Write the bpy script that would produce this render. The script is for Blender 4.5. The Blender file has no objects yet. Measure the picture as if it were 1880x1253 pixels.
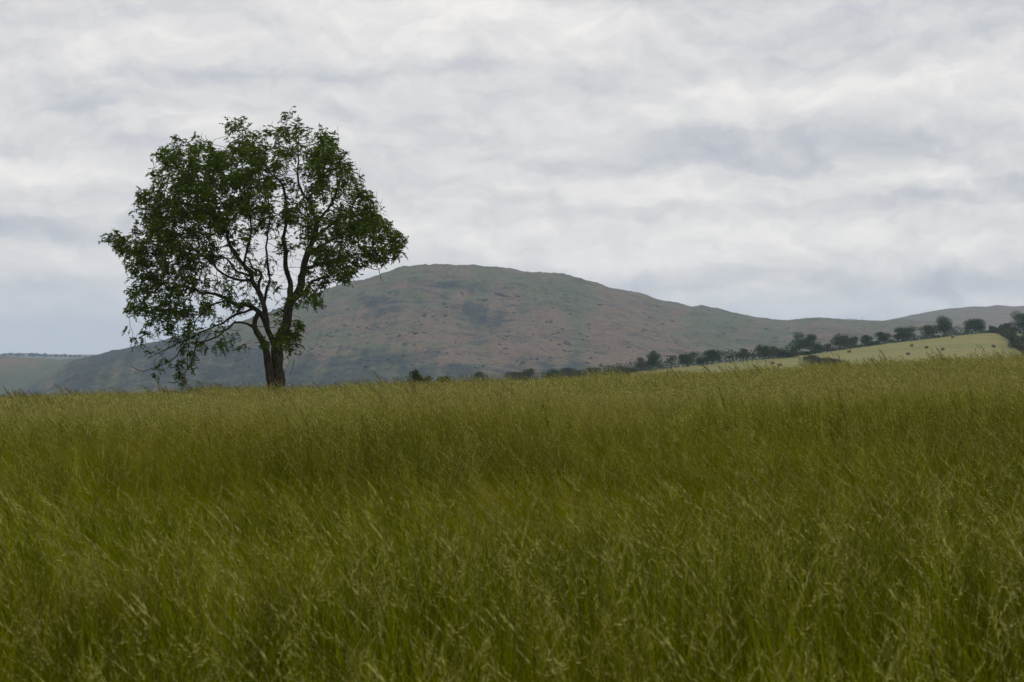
import bpy, math, random
import numpy as np
from mathutils import Vector
R = math.radians
rng = np.random.default_rng(11)
random.seed(5)
SC = bpy.context.scene
COL = SC.collection

# ------------------------------------------------------------------ camera
EYE = 1.65
FPX = 1880 * 85 / 36.0                      # focal length in photograph pixels
HORIZON = 655.0
PITCH = math.atan((HORIZON - 626.5) / FPX)
cam_d = bpy.data.cameras.new('camera')
cam_d.lens = 85; cam_d.sensor_width = 36
cam_d.clip_start = 0.1; cam_d.clip_end = 60000
cam_d.dof.use_dof = True; cam_d.dof.focus_distance = 105; cam_d.dof.aperture_fstop = 11.5
cam = bpy.data.objects.new('camera', cam_d); COL.objects.link(cam)
cam.location = (0, 0, EYE); cam.rotation_euler = (R(90) + PITCH, 0, 0)
SC.camera = cam

# ------------------------------------------------------------------ render settings
SC.view_settings.view_transform = 'Standard'; SC.view_settings.look = 'None'
SC.view_settings.exposure = 0.0; SC.view_settings.gamma = 1.0
SC.render.engine = 'CYCLES'
cy = SC.cycles
cy.max_bounces = 6; cy.diffuse_bounces = 3; cy.glossy_bounces = 2; cy.transmission_bounces = 3
cy.transparent_max_bounces = 8; cy.volume_bounces = 1
cy.use_denoising = True

# ------------------------------------------------------------------ node helper
class NT:
    def __init__(s, tree): s.t = tree; s.n = tree.nodes; s.l = tree.links
    def node(s, typ, **kw):
        n = s.n.new(typ)
        for k, v in kw.items(): setattr(n, k, v)
        return n
    def link(s, a, b): s.l.new(a, b)
    def set(s, sock, v):
        if isinstance(v, bpy.types.NodeSocket): s.l.new(v, sock)
        else: sock.default_value = v
    def math(s, op, a, b=0.0, c=0.0, clamp=False):
        n = s.node('ShaderNodeMath', operation=op, use_clamp=clamp)
        s.set(n.inputs[0], a); s.set(n.inputs[1], b); s.set(n.inputs[2], c)
        return n.outputs[0]
    def mix(s, f, a, b, blend='MIX'):
        n = s.node('ShaderNodeMix', data_type='RGBA', blend_type=blend)
        n.clamp_factor = True
        s.set(n.inputs[0], f)
        for k, v in ((6, a), (7, b)):
            s.set(n.inputs[k], v if isinstance(v, bpy.types.NodeSocket) else (*v[:3], 1))
        return n.outputs[2]
    def noise(s, vec, scale, detail=4, rough=.55, dist=0.0, color=False, dims='3D'):
        n = s.node('ShaderNodeTexNoise', noise_dimensions=dims)
        if vec is not None: s.link(vec, n.inputs['Vector'])
        n.inputs['Scale'].default_value = scale; n.inputs['Detail'].default_value = detail
        n.inputs['Roughness'].default_value = rough; n.inputs['Distortion'].default_value = dist
        return n.outputs['Color' if color else 'Fac']
    def ramp(s, f, a, b):        # smooth map range
        n = s.node('ShaderNodeMapRange', interpolation_type='SMOOTHSTEP')
        s.set(n.inputs[0], f); n.inputs[1].default_value = a; n.inputs[2].default_value = b
        return n.outputs[0]
    def comb(s, x, y, z):
        n = s.node('ShaderNodeCombineXYZ'); s.set(n.inputs[0], x); s.set(n.inputs[1], y); s.set(n.inputs[2], z)
        return n.outputs[0]
    def vmul(s, v, k):
        n = s.node('ShaderNodeVectorMath', operation='MULTIPLY'); s.link(v, n.inputs[0]); n.inputs[1].default_value = k
        return n.outputs[0]

# ------------------------------------------------------------------ world: overcast sky
SUN_EL, SUN_AZ = R(48), R(35)               # veiled sun ahead and to the right, above the frame
world = bpy.data.worlds.new('World'); SC.world = world; world.use_nodes = True
w = NT(world.node_tree); w.n.clear()
wo = w.node('ShaderNodeOutputWorld'); bg = w.node('ShaderNodeBackground')
w.link(bg.outputs[0], wo.inputs[0])
tc = w.node('ShaderNodeTexCoord'); sep = w.node('ShaderNodeSeparateXYZ'); w.link(tc.outputs['Generated'], sep.inputs[0])
az = w.math('MULTIPLY', w.math('ARCTAN2', sep.outputs[0], sep.outputs[1]), 10.0)     # tenths of a radian
el = w.math('MULTIPLY', w.math('ARCSINE', sep.outputs[2]), 10.0)
base = w.comb(az, el, 0.0)
warp = w.noise(base, 1.7, 4, .55, color=True)
wsep = w.node('ShaderNodeSeparateColor'); w.link(warp, wsep.inputs[0])
az2 = w.math('ADD', az, w.math('MULTIPLY', w.math('SUBTRACT', wsep.outputs[0], .5), .55))
el2 = w.math('ADD', el, w.math('MULTIPLY', w.math('SUBTRACT', wsep.outputs[1], .5), .30))
fine = w.noise(w.comb(az, w.math('MULTIPLY', el, 2.2), 0.0), 5.0, 7, .6, .3)
el3 = w.math('ADD', el2, w.math('MULTIPLY', w.math('SUBTRACT', fine, .5), .07))
def cl(dz, dx, z, k, sc, det, ro):
    return w.noise(w.comb(w.math('ADD', az2, dx), w.math('ADD', w.math('MULTIPLY', el3, k), dz), z), sc, det, ro, .25)
layer = cl(0, 0, 3.1, 2.4, 1.0, 10, .54)
layer2 = cl(0, 0, 9.7, 1.7, 3.0, 10, .58)
# tops of the billows catch the light, their undersides are in shade
relief = w.math('ADD', w.math('MULTIPLY', w.math('SUBTRACT', layer, cl(.20, .05, 3.1, 2.4, 1.0, 10, .54)), .80),
                w.math('MULTIPLY', w.math('SUBTRACT', layer2, cl(.09, .03, 9.7, 1.7, 3.0, 10, .58)), .55))
dens = w.math('ADD', w.math('ADD', w.math('MULTIPLY', layer, .62), w.math('MULTIPLY', layer2, .38)), relief)
# named cloud banks: (px, py, half width px, half height px, brightness, sharp lower edge?)
banks = [(1430, 272, 300, 42, -.16), (1250, 250, 150, 32, -.07), (1810, 362, 170, 24, -.16), (1700, 60, 300, 40, -.12),
         (1560, 120, 240, 30, -.07), (1180, 360, 260, 24, .14), (1560, 350, 260, 18, .13), (1130, 450, 330, 38, .12),
         (1560, 440, 260, 45, .12), (650, 60, 500, 70, .10), (180, 190, 90, 26, -.10), (600, 130, 260, 18, -.09),
         (840, 255, 110, 16, -.08), (300, 235, 130, 28, .13), (110, 300, 120, 22, .15), (100, 350, 170, 20, -.09),
         (90, 415, 260, 22, -.13), (60, 470, 200, 20, .06), (900, 370, 160, 14, -.08), (1180, 400, 90, 12, -.06),
         (1040, 515, 500, 22, -.09), (1500, 515, 420, 20, -.08), (1220, 180, 260, 40, .05), (950, 20, 200, 30, .05),
         (40, 20, 240, 30, -.05), (1790, 470, 90, 28, .08), (1000, 130, 120, 26, .06), (720, 190, 260, 22, .05), (1300, 330, 200, 10, .10)]
acc = None
for (px, py, hw, hh, amp) in banks:
    a0 = (px - 940) / FPX * 10; e0 = (HORIZON - py) / FPX * 10
    dx = w.math('DIVIDE', w.math('SUBTRACT', az2, a0), hw / FPX * 10)
    dy = w.math('DIVIDE', w.math('SUBTRACT', el3, e0), hh / FPX * 10)
    r2 = w.math('ADD', w.math('MULTIPLY', dx, dx), w.math('MULTIPLY', dy, dy))
    ex = w.math('EXPONENT', w.math('MULTIPLY', r2, -1.0))
    g = w.math('MULTIPLY', w.math('ADD', ex, w.ramp(ex, .22, .48)), amp * (.68 if amp < 0 else .62))
    acc = g if acc is None else w.math('ADD', acc, g)
dens = w.math('ADD', w.math('MULTIPLY', w.math('SUBTRACT', dens, .5), .85), w.math('ADD', acc, .63))
cr = w.node('ShaderNodeValToRGB'); w.link(dens, cr.inputs[0])
e = cr.color_ramp.elements
e[0].position = .18; e[0].color = (.455, .478, .545, 1)
e[1].position = .92; e[1].color = (.93, .90, .865, 1)
m = e.new(.42); m.color = (.585, .597, .632, 1)
m = e.new(.60); m.color = (.715, .708, .715, 1)
m = e.new(.76); m.color = (.82, .802, .79, 1)
cloud = cr.outputs[0]
# thinning blue-grey veil low on the left
veil = w.math('MULTIPLY', w.ramp(w.math('MULTIPLY', el, -1), -.45, .05), w.ramp(w.math('MULTIPLY', az, -1), -.6, 1.2))
cloud = w.mix(w.math('MULTIPLY', veil, .75), cloud, (.66, .685, .71))
veil2 = w.math('MULTIPLY', w.ramp(w.math('MULTIPLY', el, -1), -.30, -.02), .6)
cloud = w.mix(veil2, cloud, (.69, .695, .72))
# the layer is brighter high up
cloud = w.mix(w.ramp(el, 1.8, 9.0), cloud, (1.15, 1.14, 1.13))
sky = w.node('ShaderNodeTexSky', sky_type='NISHITA'); sky.sun_disc = False
sky.sun_elevation = SUN_EL; sky.sun_rotation = SUN_AZ
skc = w.mix(1.0, sky.outputs[0], (.1, .1, .1), 'MULTIPLY')
w.link(w.mix(.96, skc, cloud), bg.inputs[0]); bg.inputs[1].default_value = 1.0
sun_d = bpy.data.lights.new('sun', 'SUN'); sun_d.energy = 0.85; sun_d.angle = R(20); sun_d.color = (1, .96, .9)
sun = bpy.data.objects.new('sun', sun_d); COL.objects.link(sun)
sun.rotation_euler = Vector((-math.sin(SUN_AZ) * math.cos(SUN_EL), -math.cos(SUN_AZ) * math.cos(SUN_EL), -math.sin(SUN_EL))).to_track_quat('-Z', 'Y').to_euler()

# ------------------------------------------------------------------ helpers
cp, sp = math.cos(PITCH), math.sin(PITCH)
def at(px, py, D):
    """point seen at photograph pixel (px, py), D metres ahead"""
    a = (px - 940) / FPX * D; b = (626.5 - py) / FPX * D
    return Vector((a, D * cp - b * sp, EYE + D * sp + b * cp))
def mat(name, col=(.5, .5, .5), rough=.9, spec=.2):
    m = bpy.data.materials.new(name); m.use_nodes = True
    b = m.node_tree.nodes['Principled BSDF']
    b.inputs['Base Color'].default_value = (*col, 1); b.inputs['Roughness'].default_value = rough
    b.inputs['Specular IOR Level'].default_value = spec
    return m, NT(m.node_tree), b
def tag(o, label=None, cat=None, group=None, kind=None):
    for k, v in (('label', label), ('category', cat), ('group', group), ('kind', kind)):
        if v: o[k] = v
    return o
def mesh_np(name, verts, faces_flat, nper, mats, smooth=False, mi=None, cols=None):
    """verts (n,3); faces_flat (m,nper) indices"""
    me = bpy.data.meshes.new(name)
    v = np.asarray(verts, np.float32); f = np.asarray(faces_flat, np.int32)
    me.vertices.add(len(v)); me.vertices.foreach_set('co', v.ravel())
    me.loops.add(f.size); me.loops.foreach_set('vertex_index', f.ravel())
    me.polygons.add(len(f)); me.polygons.foreach_set('loop_start', np.arange(0, f.size, nper, dtype=np.int32))
    me.polygons.foreach_set('loop_total', np.full(len(f), nper, np.int32))
    for m in (mats if isinstance(mats, (list, tuple)) else [mats]): me.materials.append(m)
    if mi is not None: me.polygons.foreach_set('material_index', np.asarray(mi, np.int32))
    if smooth: me.polygons.foreach_set('use_smooth', np.ones(len(f), bool))
    if cols is not None:
        a = me.color_attributes.new('zone', 'FLOAT_COLOR', 'POINT')
        c = np.ones((len(v), 4), np.float32); c[:, :cols.shape[1]] = cols
        a.data.foreach_set('color', c.ravel())
    me.update(calc_edges=True); me.validate()
    return me
def link(name, me, parent=None, loc=(0, 0, 0)):
    o = bpy.data.objects.new(name, me); COL.objects.link(o); o.location = loc
    if parent: o.parent = parent
    return o
def empty(name, loc=(0, 0, 0)):
    o = bpy.data.objects.new(name, None); COL.objects.link(o); o.location = loc; o.empty_display_size = .5
    return o
def _hash(ix, iy, seed):
    h = (ix.astype(np.int64) * 374761393 + iy.astype(np.int64) * 668265263 + seed * 974634777) & 0x7fffffff
    h = ((h ^ (h >> 13)) * 1274126177) & 0x7fffffff
    return ((h ^ (h >> 16)) & 0xffff) / 65535.0
def vnoise(x, y, seed=0):
    ix = np.floor(x); iy = np.floor(y); fx = x - ix; fy = y - iy
    fx = fx * fx * (3 - 2 * fx); fy = fy * fy * (3 - 2 * fy)
    a = _hash(ix, iy, seed); b = _hash(ix + 1, iy, seed); c = _hash(ix, iy + 1, seed); d = _hash(ix + 1, iy + 1, seed)
    return (a + (b - a) * fx) * (1 - fy) + (c + (d - c) * fx) * fy
def fbm(x, y, seed=0, o=5, g=.5):
    s = 0; a = 1; t = 0
    for k in range(o):
        s = s + a * vnoise(x * 2 ** k + 17.3 * k, y * 2 ** k - 9.1 * k, seed + k); t += a; a *= g
    return s / t - .5
def grid_faces(nu, nv):
    i = np.arange(nu * nv).reshape(nv, nu)
    return np.stack([i[:-1, :-1], i[:-1, 1:], i[1:, 1:], i[1:, :-1]], -1).reshape(-1, 4)
def tubes(chains, sides=6):
    """chains: list of (pts (n,3), radii (n,)) -> verts, quads of tapered tubes"""
    V = []; F = []; base = 0
    for pts, rad in chains:
        n = len(pts)
        if n < 2: continue
        t = np.gradient(pts, axis=0); t /= (np.linalg.norm(t, axis=1, keepdims=True) + 1e-9)
        ref = np.array([.31, .9, .29]); ref = ref / np.linalg.norm(ref)
        u = np.cross(t, ref); u /= (np.linalg.norm(u, axis=1, keepdims=True) + 1e-9); v = np.cross(t, u)
        a = np.arange(sides) * 2 * math.pi / sides
        ring = pts[:, None] + rad[:, None, None] * (np.cos(a)[None, :, None] * u[:, None] + np.sin(a)[None, :, None] * v[:, None])
        V.append(ring.reshape(-1, 3))
        i = np.arange(n * sides).reshape(n, sides) + base
        j = np.roll(i, -1, axis=1)
        F.append(np.stack([i[:-1], j[:-1], j[1:], i[1:]], -1).reshape(-1, 4)); base += n * sides
    return np.concatenate(V), np.concatenate(F)
def quads(c, u, v):
    """centres, half-vectors -> diamond shaped leaf quads"""
    V = np.stack([c - u, c + v * .9 - u * .15, c + u, c - v * .9 - u * .15], 1).reshape(-1, 3)
    return V, np.arange(len(V)).reshape(-1, 4)
def rand_unit(n):
    v = rng.normal(size=(n, 3)); return v / np.linalg.norm(v, axis=1, keepdims=True)

# ------------------------------------------------------------------ near field ground
def field_z(x, y):
    r = np.hypot(x, y)
    t = np.clip(r / 60, 0, 1)
    z = .0395 * x * t - .26 * np.clip((r - 45) / 60, 0, 1) + .00022 * x * np.abs(x) * 0 + .00025 * np.clip(x, -60, 60) ** 2
    z = z - .38 * np.exp(-((y - 56 - .3 * x) / 15.0) ** 2) * (1 / (1 + np.exp(-(x + 2) / 6.0)))
    z = z + .12 * np.exp(-((y - 31 - .25 * x) / 7.0) ** 2)
    z = z + .22 * fbm(x / 9, y / 9, 3, 3)
    over = np.clip(y - 110, 0, None)
    z = z - np.where(over < 45, .0022 * over ** 2, .0022 * 45 ** 2 + .198 * (over - 45))
    side = np.clip(np.abs(x) - 60, 0, None)
    z = z - .02 * side
    return np.maximum(z, -34 + .4 * fbm(x / 40, y / 40, 4, 3))
gx = np.concatenate([np.linspace(-900, -70, 40), np.linspace(-66, 66, 200), np.linspace(70, 900, 40)])
gy = np.concatenate([np.linspace(-120, -5, 20), np.linspace(-3, 175, 220), np.linspace(180, 460, 40)])
X, Y = np.meshgrid(gx, gy)
gm, g_, gb = mat('meadow_soil', rough=1)
pos = g_.node('ShaderNodeNewGeometry').outputs['Position']
g_.link(g_.mix(g_.noise(pos, 1.3, 6, .7), (.020, .022, .004), (.055, .058, .012)), gb.inputs['Base Color'])
me = mesh_np('meadow_ground', np.stack([X, Y, field_z(X, Y)], -1).reshape(-1, 3), grid_faces(len(gx), len(gy)), 4, gm, True)
tag(link('meadow_ground', me), kind='structure')

# ------------------------------------------------------------------ far terrain
def hill_material(name, c_grass, c_heath, c_wood, c_rock, s=1.0):
    m, n, b = mat(name, rough=1, spec=.05)
    p = n.node('ShaderNodeNewGeometry').outputs['Position']
    a = n.node('ShaderNodeAttribute', attribute_name='zone'); sc = n.node('ShaderNodeSeparateColor'); n.link(a.outputs['Color'], sc.inputs[0])
    n1 = n.noise(p, .022 * s, 8, .72); n2 = n.noise(p, .009 * s, 6, .6, .6); n3 = n.noise(p, .11 * s, 5, .7)
    h = n.math('ADD', sc.outputs[0], n.math('ADD', n.math('MULTIPLY', n.math('SUBTRACT', n1, .5), 2.0), n.math('MULTIPLY', n.math('SUBTRACT', n2, .5), 1.8)))
    col = n.mix(n.ramp(h, .3, .75), c_grass, c_heath)
    wd = n.math('ADD', sc.outputs[1], n.math('ADD', n.math('MULTIPLY', n.math('SUBTRACT', n1, .5), 1.3), n.math('MULTIPLY', n.math('SUBTRACT', n3, .5), .9)))
    col = n.mix(n.ramp(wd, .34, .76), col, c_wood)
    rk = n.math('ADD', sc.outputs[2], n.math('MULTIPLY', n.math('SUBTRACT', n3, .5), 1.6))
    col = n.mix(n.ramp(rk, .55, .78), col, c_rock)
    # scattered thorn bushes and stones
    v = n.node('ShaderNodeTexVoronoi'); v.inputs['Scale'].default_value = .07 * s; v.inputs['Randomness'].default_value = 1; n.link(p, v.inputs['Vector'])
    bush = n.math('MULTIPLY', n.math('SUBTRACT', 1.0, n.ramp(v.outputs['Distance'], .14, .36)), n.ramp(n.noise(p, .016 * s, 5, .7), .47, .58))
    col = n.mix(n.math('MULTIPLY', bush, .8), col, c_wood)
    mot = n.noise(p, .028 * s, 8, .78); col = n.mix(n.math('MULTIPLY', n.ramp(mot, .49, .60), .6), col, c_wood)
    fi = n.noise(p, .3 * s, 4, .75)
    col = n.mix(n.ramp(fi, .3, .7), n.mix(.45, col, (0, 0, 0)), n.mix(.10, col, (.45, .42, .3)))
    n.link(col, b.inputs['Base Color'])
    return m
def hill(name, prof, Rr, Rb, zb, m, zones, nu=420, nv=120, relief=10, seed=1, shape=1.0, px0=None, px1=None, back=700, rough_top=1.2, spur=0):
    P = np.array(prof, float)
    a0 = P[0, 0] if px0 is None else px0; a1 = P[-1, 0] if px1 is None else px1
    px = np.linspace(a0, a1, nu)
    py = np.interp(px, P[:, 0], P[:, 1])
    k = np.ones(5) / 5 if nu > 300 else np.ones(3) / 3
    pys = np.convolve(np.pad(py, len(k) // 2, mode='edge'), k, 'valid')
    if nu > 600: pys = pys + 1.2 * np.clip(1 - np.abs(px - 900) / 300, 0, 1) - 2.6 * np.maximum(0, fbm(px / 14, px * 0, 5, 4, .6)) * 2 * np.clip(1 - np.abs(px - 960) / 420, 0, 1) ** .5
    Rv = Rr(px) if callable(Rr) else np.full(nu, float(Rr))
    v = np.concatenate([np.linspace(0, 1, nv), 1 + np.linspace(.06, 1, 14)])
    V, PX = np.meshgrid(v, px, indexing='ij')
    zr = EYE + Rv * (HORIZON - pys) / FPX
    d = np.where(V <= 1, Rb + (Rv[None] - Rb) * V, Rv[None] + back * (V - 1))
    f = np.where(V <= 1, np.sin(np.clip(V, 0, 1) * math.pi / 2) ** shape, 1 - (V - 1) ** 1.6)
    Z = zb + (zr[None] - zb) * f
    xw = (PX - 940) / FPX * d
    env = np.clip(4 * V * (1 - V), 0, 1) ** 1.5
    gul = fbm(xw / 260 + .35 * fbm(xw / 300, d / 300, 8), d / 900, seed, 5, .55)
    gul2 = fbm(xw / 90, d / 160, seed + 20, 5, .6)
    Z = Z + relief * 3.2 * env * gul + relief * 1.3 * env * gul2 + rough_top * 7.0 * fbm(xw / 30, d / 60, seed + 40, 5, .65) * np.where(V <= 1.06, 1, 1)
    PY = HORIZON - (Z - EYE) / d * FPX
    cols = zones(PX, PY, xw, d)
    me = mesh_np(name, np.stack([xw, d, Z], -1).reshape(-1, 3), grid_faces(nu, len(v)), 4, m, True, cols=cols.reshape(-1, 3))
    return tag(link(name, me), kind='structure')
def blob(PX, PY, cx, cy_, rx, ry, ang=0):
    c, s = math.cos(ang), math.sin(ang); dx = PX - cx; dy = PY - cy_
    u = (dx * c + dy * s) / rx; v = (-dx * s + dy * c) / ry
    return np.exp(-(u * u + v * v))
def zones_main(PX, PY, xw, d):
    nz = fbm(PX / 60, PY / 22, 71, 5, .65)
    rill = fbm(PX / 16 + .02 * (PY - 500), PY / 90, 77, 4, .6)
    heath = .32 + .55 * blob(PX, PY, 1000, 610, 170, 60) + .65 * blob(PX, PY, 1160, 615, 100, 60) + .3 * blob(PX, PY, 660, 600, 120, 35) \
        + .35 * blob(PX, PY, 880, 650, 120, 22) + .2 * blob(PX, PY, 780, 540, 90, 30) + .3 * blob(PX, PY, 330, 635, 60, 10) - .9 * blob(PX, PY, 1060, 590, 24, 75, -.15) \
        - .3 * blob(PX, PY, 1330, 600, 60, 40) + .25 * blob(PX, PY, 1500, 610, 130, 18)
    wood = .09 + .5 * rill + .7 * fbm(PX / 75 + 3, PY / 30, 83, 5, .6); heath = heath - .9 * rill + .9 * fbm(PX / 70, PY / 18, 79, 4)
    edge = 655 - 22 * blob(PX, PY * 0 + 650, 740, 650, 130, 40) - 46 * blob(PX, PY * 0, 330, 0, 190, 40) + 24 * blob(PX, PY * 0, 880, 0, 60, 40) - 5 * blob(PX, PY * 0, 930, 0, 50, 40) + .09 * np.clip(PX - 960, 0, None) - .01 * np.clip(PX - 960, 0, None)
    wood = wood + .64 / (1 + np.exp(-(PY - edge + 45 * nz) / 7.0))
    wood = wood + .50 * blob(PX, PY, 715, 560, 130, 50) + .32 * blob(PX, PY, 860, 525, 90, 14) + .40 * blob(PX, PY, 880, 590, 60, 40) + .25 * blob(PX, PY, 1060, 590, 20, 55) + .3 * blob(PX, PY, 1330, 610, 50, 30)
    rock = .0 + .75 * blob(PX, PY, 928, 542, 26, 5, .45) + .4 * blob(PX, PY, 884, 548, 14, 6) + .38 * blob(PX, PY, 1118, 560, 26, 8, .3) \
        + .28 * blob(PX, PY, 985, 640, 80, 16) + .25 * blob(PX, PY, 760, 575, 90, 12) + .3 * blob(PX, PY, 1165, 655, 60, 8) + .35 * blob(PX, PY, 1420, 600, 40, 7)
    wood = wood - .25 * blob(PX, PY, 90, 690, 90, 25)
    return np.stack([heath, wood, rock], -1)
main_prof = [(-300, 790), (0, 735), (45, 712), (90, 690), (130, 668), (170, 655), (240, 639), (330, 621), (430, 600), (560, 561), (600, 545), (640, 533), (690, 520), (712, 514), (742, 503),
             (775, 499), (800, 497), (850, 495.5), (880, 497.5), (930, 503), (965, 509), (1010, 514.5), (1070, 523), (1085, 527), (1160, 538), (1200, 551), (1240, 560), (1268, 568),
             (1292, 566.5), (1340, 575), (1388, 585), (1440, 590.5), (1460, 590), (1500, 585), (1532, 587), (1560, 590), (1620, 591.5), (1700, 592), (1800, 600), (1880, 606), (2100, 625), (2300, 650)]
hm_main = hill_material('moorland', (.084, .096, .052), (.142, .100, .072), (.006, .020, .024), (.016, .014, .022))
hill('main_hill', main_prof, lambda px: 3750 + 350 * np.sin((px - 500) / 700.0), 1900, -60, hm_main, zones_main, nu=900, nv=230, relief=17, seed=2, shape=1.05)
hm2 = hill_material('moorland_far', (.100, .098, .052), (.150, .105, .078), (.045, .062, .036), (.06, .055, .06), .8)
hill('right_hill', [(1480, 625), (1560, 602), (1610, 592.5), (1660, 583), (1700, 574), (1740, 567.5), (1790, 563.5), (1840, 562.5), (1900, 564), (2000, 572), (2300, 600)],
     5600, 4400, -40, hm2, lambda PX, PY, x, d: np.stack([.45 + .25 * blob(PX, PY, 1850, 575, 150, 20), .05 + .5 * blob(PX, PY, 1640, 590, 50, 6) + .2 * blob(PX, PY, 1780, 600, 100, 10), .0 * PX], -1), nu=320, nv=60, relief=4, seed=9, rough_top=1.0)
hm3 = hill_material('left_slope', (.080, .088, .040), (.135, .092, .052), (.045, .065, .035), (.08, .06, .05))
hill('left_hill', [(-500, 640), (-200, 648), (0, 654), (60, 658), (110, 661), (150, 658), (200, 653), (260, 648), (340, 650), (460, 665)],
     4700, 3300, -60, hm3, lambda PX, PY, x, d: np.stack([.40 + .45 * blob(PX, PY, 30, 664, 50, 8), .24 + .6 / (1 + np.exp(-(PY - 684 + .12 * PX + 40 * fbm(PX / 30, PY / 12, 6, 4)) / 8)), .0 * PX], -1), nu=320, nv=90, relief=5, seed=13, rough_top=1.0)
hm4 = hill_material('far_land', (.085, .095, .055), (.11, .10, .07), (.045, .06, .04), (.08, .08, .08), .5)
hill('far_plain', [(-900, 655), (-200, 652), (0, 650), (40, 649), (120, 652), (200, 652), (330, 656), (500, 660), (700, 668)],
     9000, 6200, -60, hm4, lambda PX, PY, x, d: np.stack([.3 + 0 * PX, .5 + 0 * PX, .0 * PX], -1), nu=200, nv=30, relief=3, seed=17, rough_top=1.0, back=2500)
hill('blue_hill', [(1420, 606), (1500, 598), (1530, 589.5), (1545, 587), (1560, 586), (1574, 587), (1582, 591.5), (1600, 592), (1640, 594), (1700, 600)],
     11500, 9500, 0, hm4, lambda PX, PY, x, d: np.stack([.3 + 0 * PX, .5 + 0 * PX, .0 * PX], -1), nu=200, nv=30, relief=3, seed=19, rough_top=1.0, back=2500)
# wide country ground beneath everything
gm2, n2_, b2_ = mat('pasture', rough=1)
p_ = n2_.node('ShaderNodeNewGeometry').outputs['Position']
vor = n2_.node('ShaderNodeTexVoronoi'); vor.inputs['Scale'].default_value = .004; n2_.link(p_, vor.inputs['Vector'])
n2_.link(n2_.mix(n2_.ramp(n2_.noise(p_, .01, 5, .6), .35, .65), (.060, .085, .025), n2_.mix(.4, (.12, .12, .04), vor.outputs['Color'])), b2_.inputs['Base Color'])
xs = np.linspace(-26000, 26000, 90); ys = np.linspace(-9000, 26000, 90); X, Y = np.meshgrid(xs, ys)
me = mesh_np('ground', np.stack([X, Y, -66 + 8 * fbm(X / 900, Y / 900, 31, 3)], -1).reshape(-1, 3), grid_faces(90, 90), 4, gm2, True)
tag(link('ground', me), kind='structure')

# ---- the farmed knoll with the mown field (about 1 km off)
KD = 1180.0                                     # distance of its upper edge at the right
edge_prof = np.array([(700, 716), (850, 706), (1000, 697), (1100, 690), (1200, 680), (1300, 669), (1380, 662), (1450, 656), (1500, 649), (1560, 640.5), (1640, 630), (1740, 618.5), (1800, 612.5), (1830, 611.5), (1880, 613), (2000, 622), (2300, 640)], float)
def knoll_D(px): return np.interp(px, [700, 1450, 1500, 1900, 2300], [900, 1010, 1080, 1180, 1180])
def knoll_pt(px, t):
    """t=1 at the upper edge (hedge), 0 at the lower end nearer the camera"""
    px = np.asarray(px, float); t = np.asarray(t, float)
    D1 = knoll_D(px); D = 760 + (D1 - 760) * t
    ze = EYE + D1 * (HORIZON - np.interp(px, edge_prof[:, 0], edge_prof[:, 1])) / FPX
    zl = EYE + 760 * (HORIZON - 722 + 0 * px) / FPX
    tt = np.clip(t, 0, 1); f = 1 - (1 - tt) ** 1.25
    z = zl + (ze - zl) * f - np.clip(t - 1, 0, None) ** 1.3 * 45
    return np.stack([(px - 940) / FPX * D, D, z], -1)
pxs = np.linspace(620, 2300, 260); ts = np.concatenate([np.linspace(-.5, 1, 120), np.linspace(1.03, 2.2, 20)])
T, PX = np.meshgrid(ts, pxs, indexing='ij')
kp = knoll_pt(PX, T)
kp[..., 2] -= np.clip(-T, 0, 1) * 30
kp[..., 2] += .5 * fbm(kp[..., 0] / 30, kp[..., 1] / 30, 55, 3) * (T < 1)
fm, fn, fb = mat('mown_field', rough=1)
fp = fn.node('ShaderNodeNewGeometry').outputs['Position']
fsep = fn.node('ShaderNodeSeparateXYZ'); fn.link(fp, fsep.inputs[0])
# mowing rows run down the slope
rowc = fn.math('ADD', fsep.outputs[0], fn.math('MULTIPLY', fsep.outputs[1], .23))
wob = fn.math('ADD', rowc, fn.math('MULTIPLY', fn.noise(fp, .02, 3), 6))
row = fn.math('ADD', fn.math('MULTIPLY', fn.math('SINE', fn.math('MULTIPLY', wob, 1.05)), .5), .5)
pn = fn.noise(fp, .03, 5, .6); fnz = fn.noise(fp, .5, 5, .7)
fc = fn.mix(fn.ramp(pn, .35, .65), (.118, .132, .024), (.175, .155, .040))
fc = fn.mix(fn.math('MULTIPLY', fn.ramp(row, .45, .9), .55), fc, (.215, .185, .075))
fc = fn.mix(fn.math('MULTIPLY', fn.ramp(fnz, .35, .7), .35), fc, (.055, .075, .018))
fn.link(fc, fb.inputs['Base Color'])
me = mesh_np('hay_field_slope', kp.reshape(-1, 3), grid_faces(len(pxs), len(ts)), 4, fm, True)
tag(link('hay_field_slope', me), kind='structure')

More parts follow.
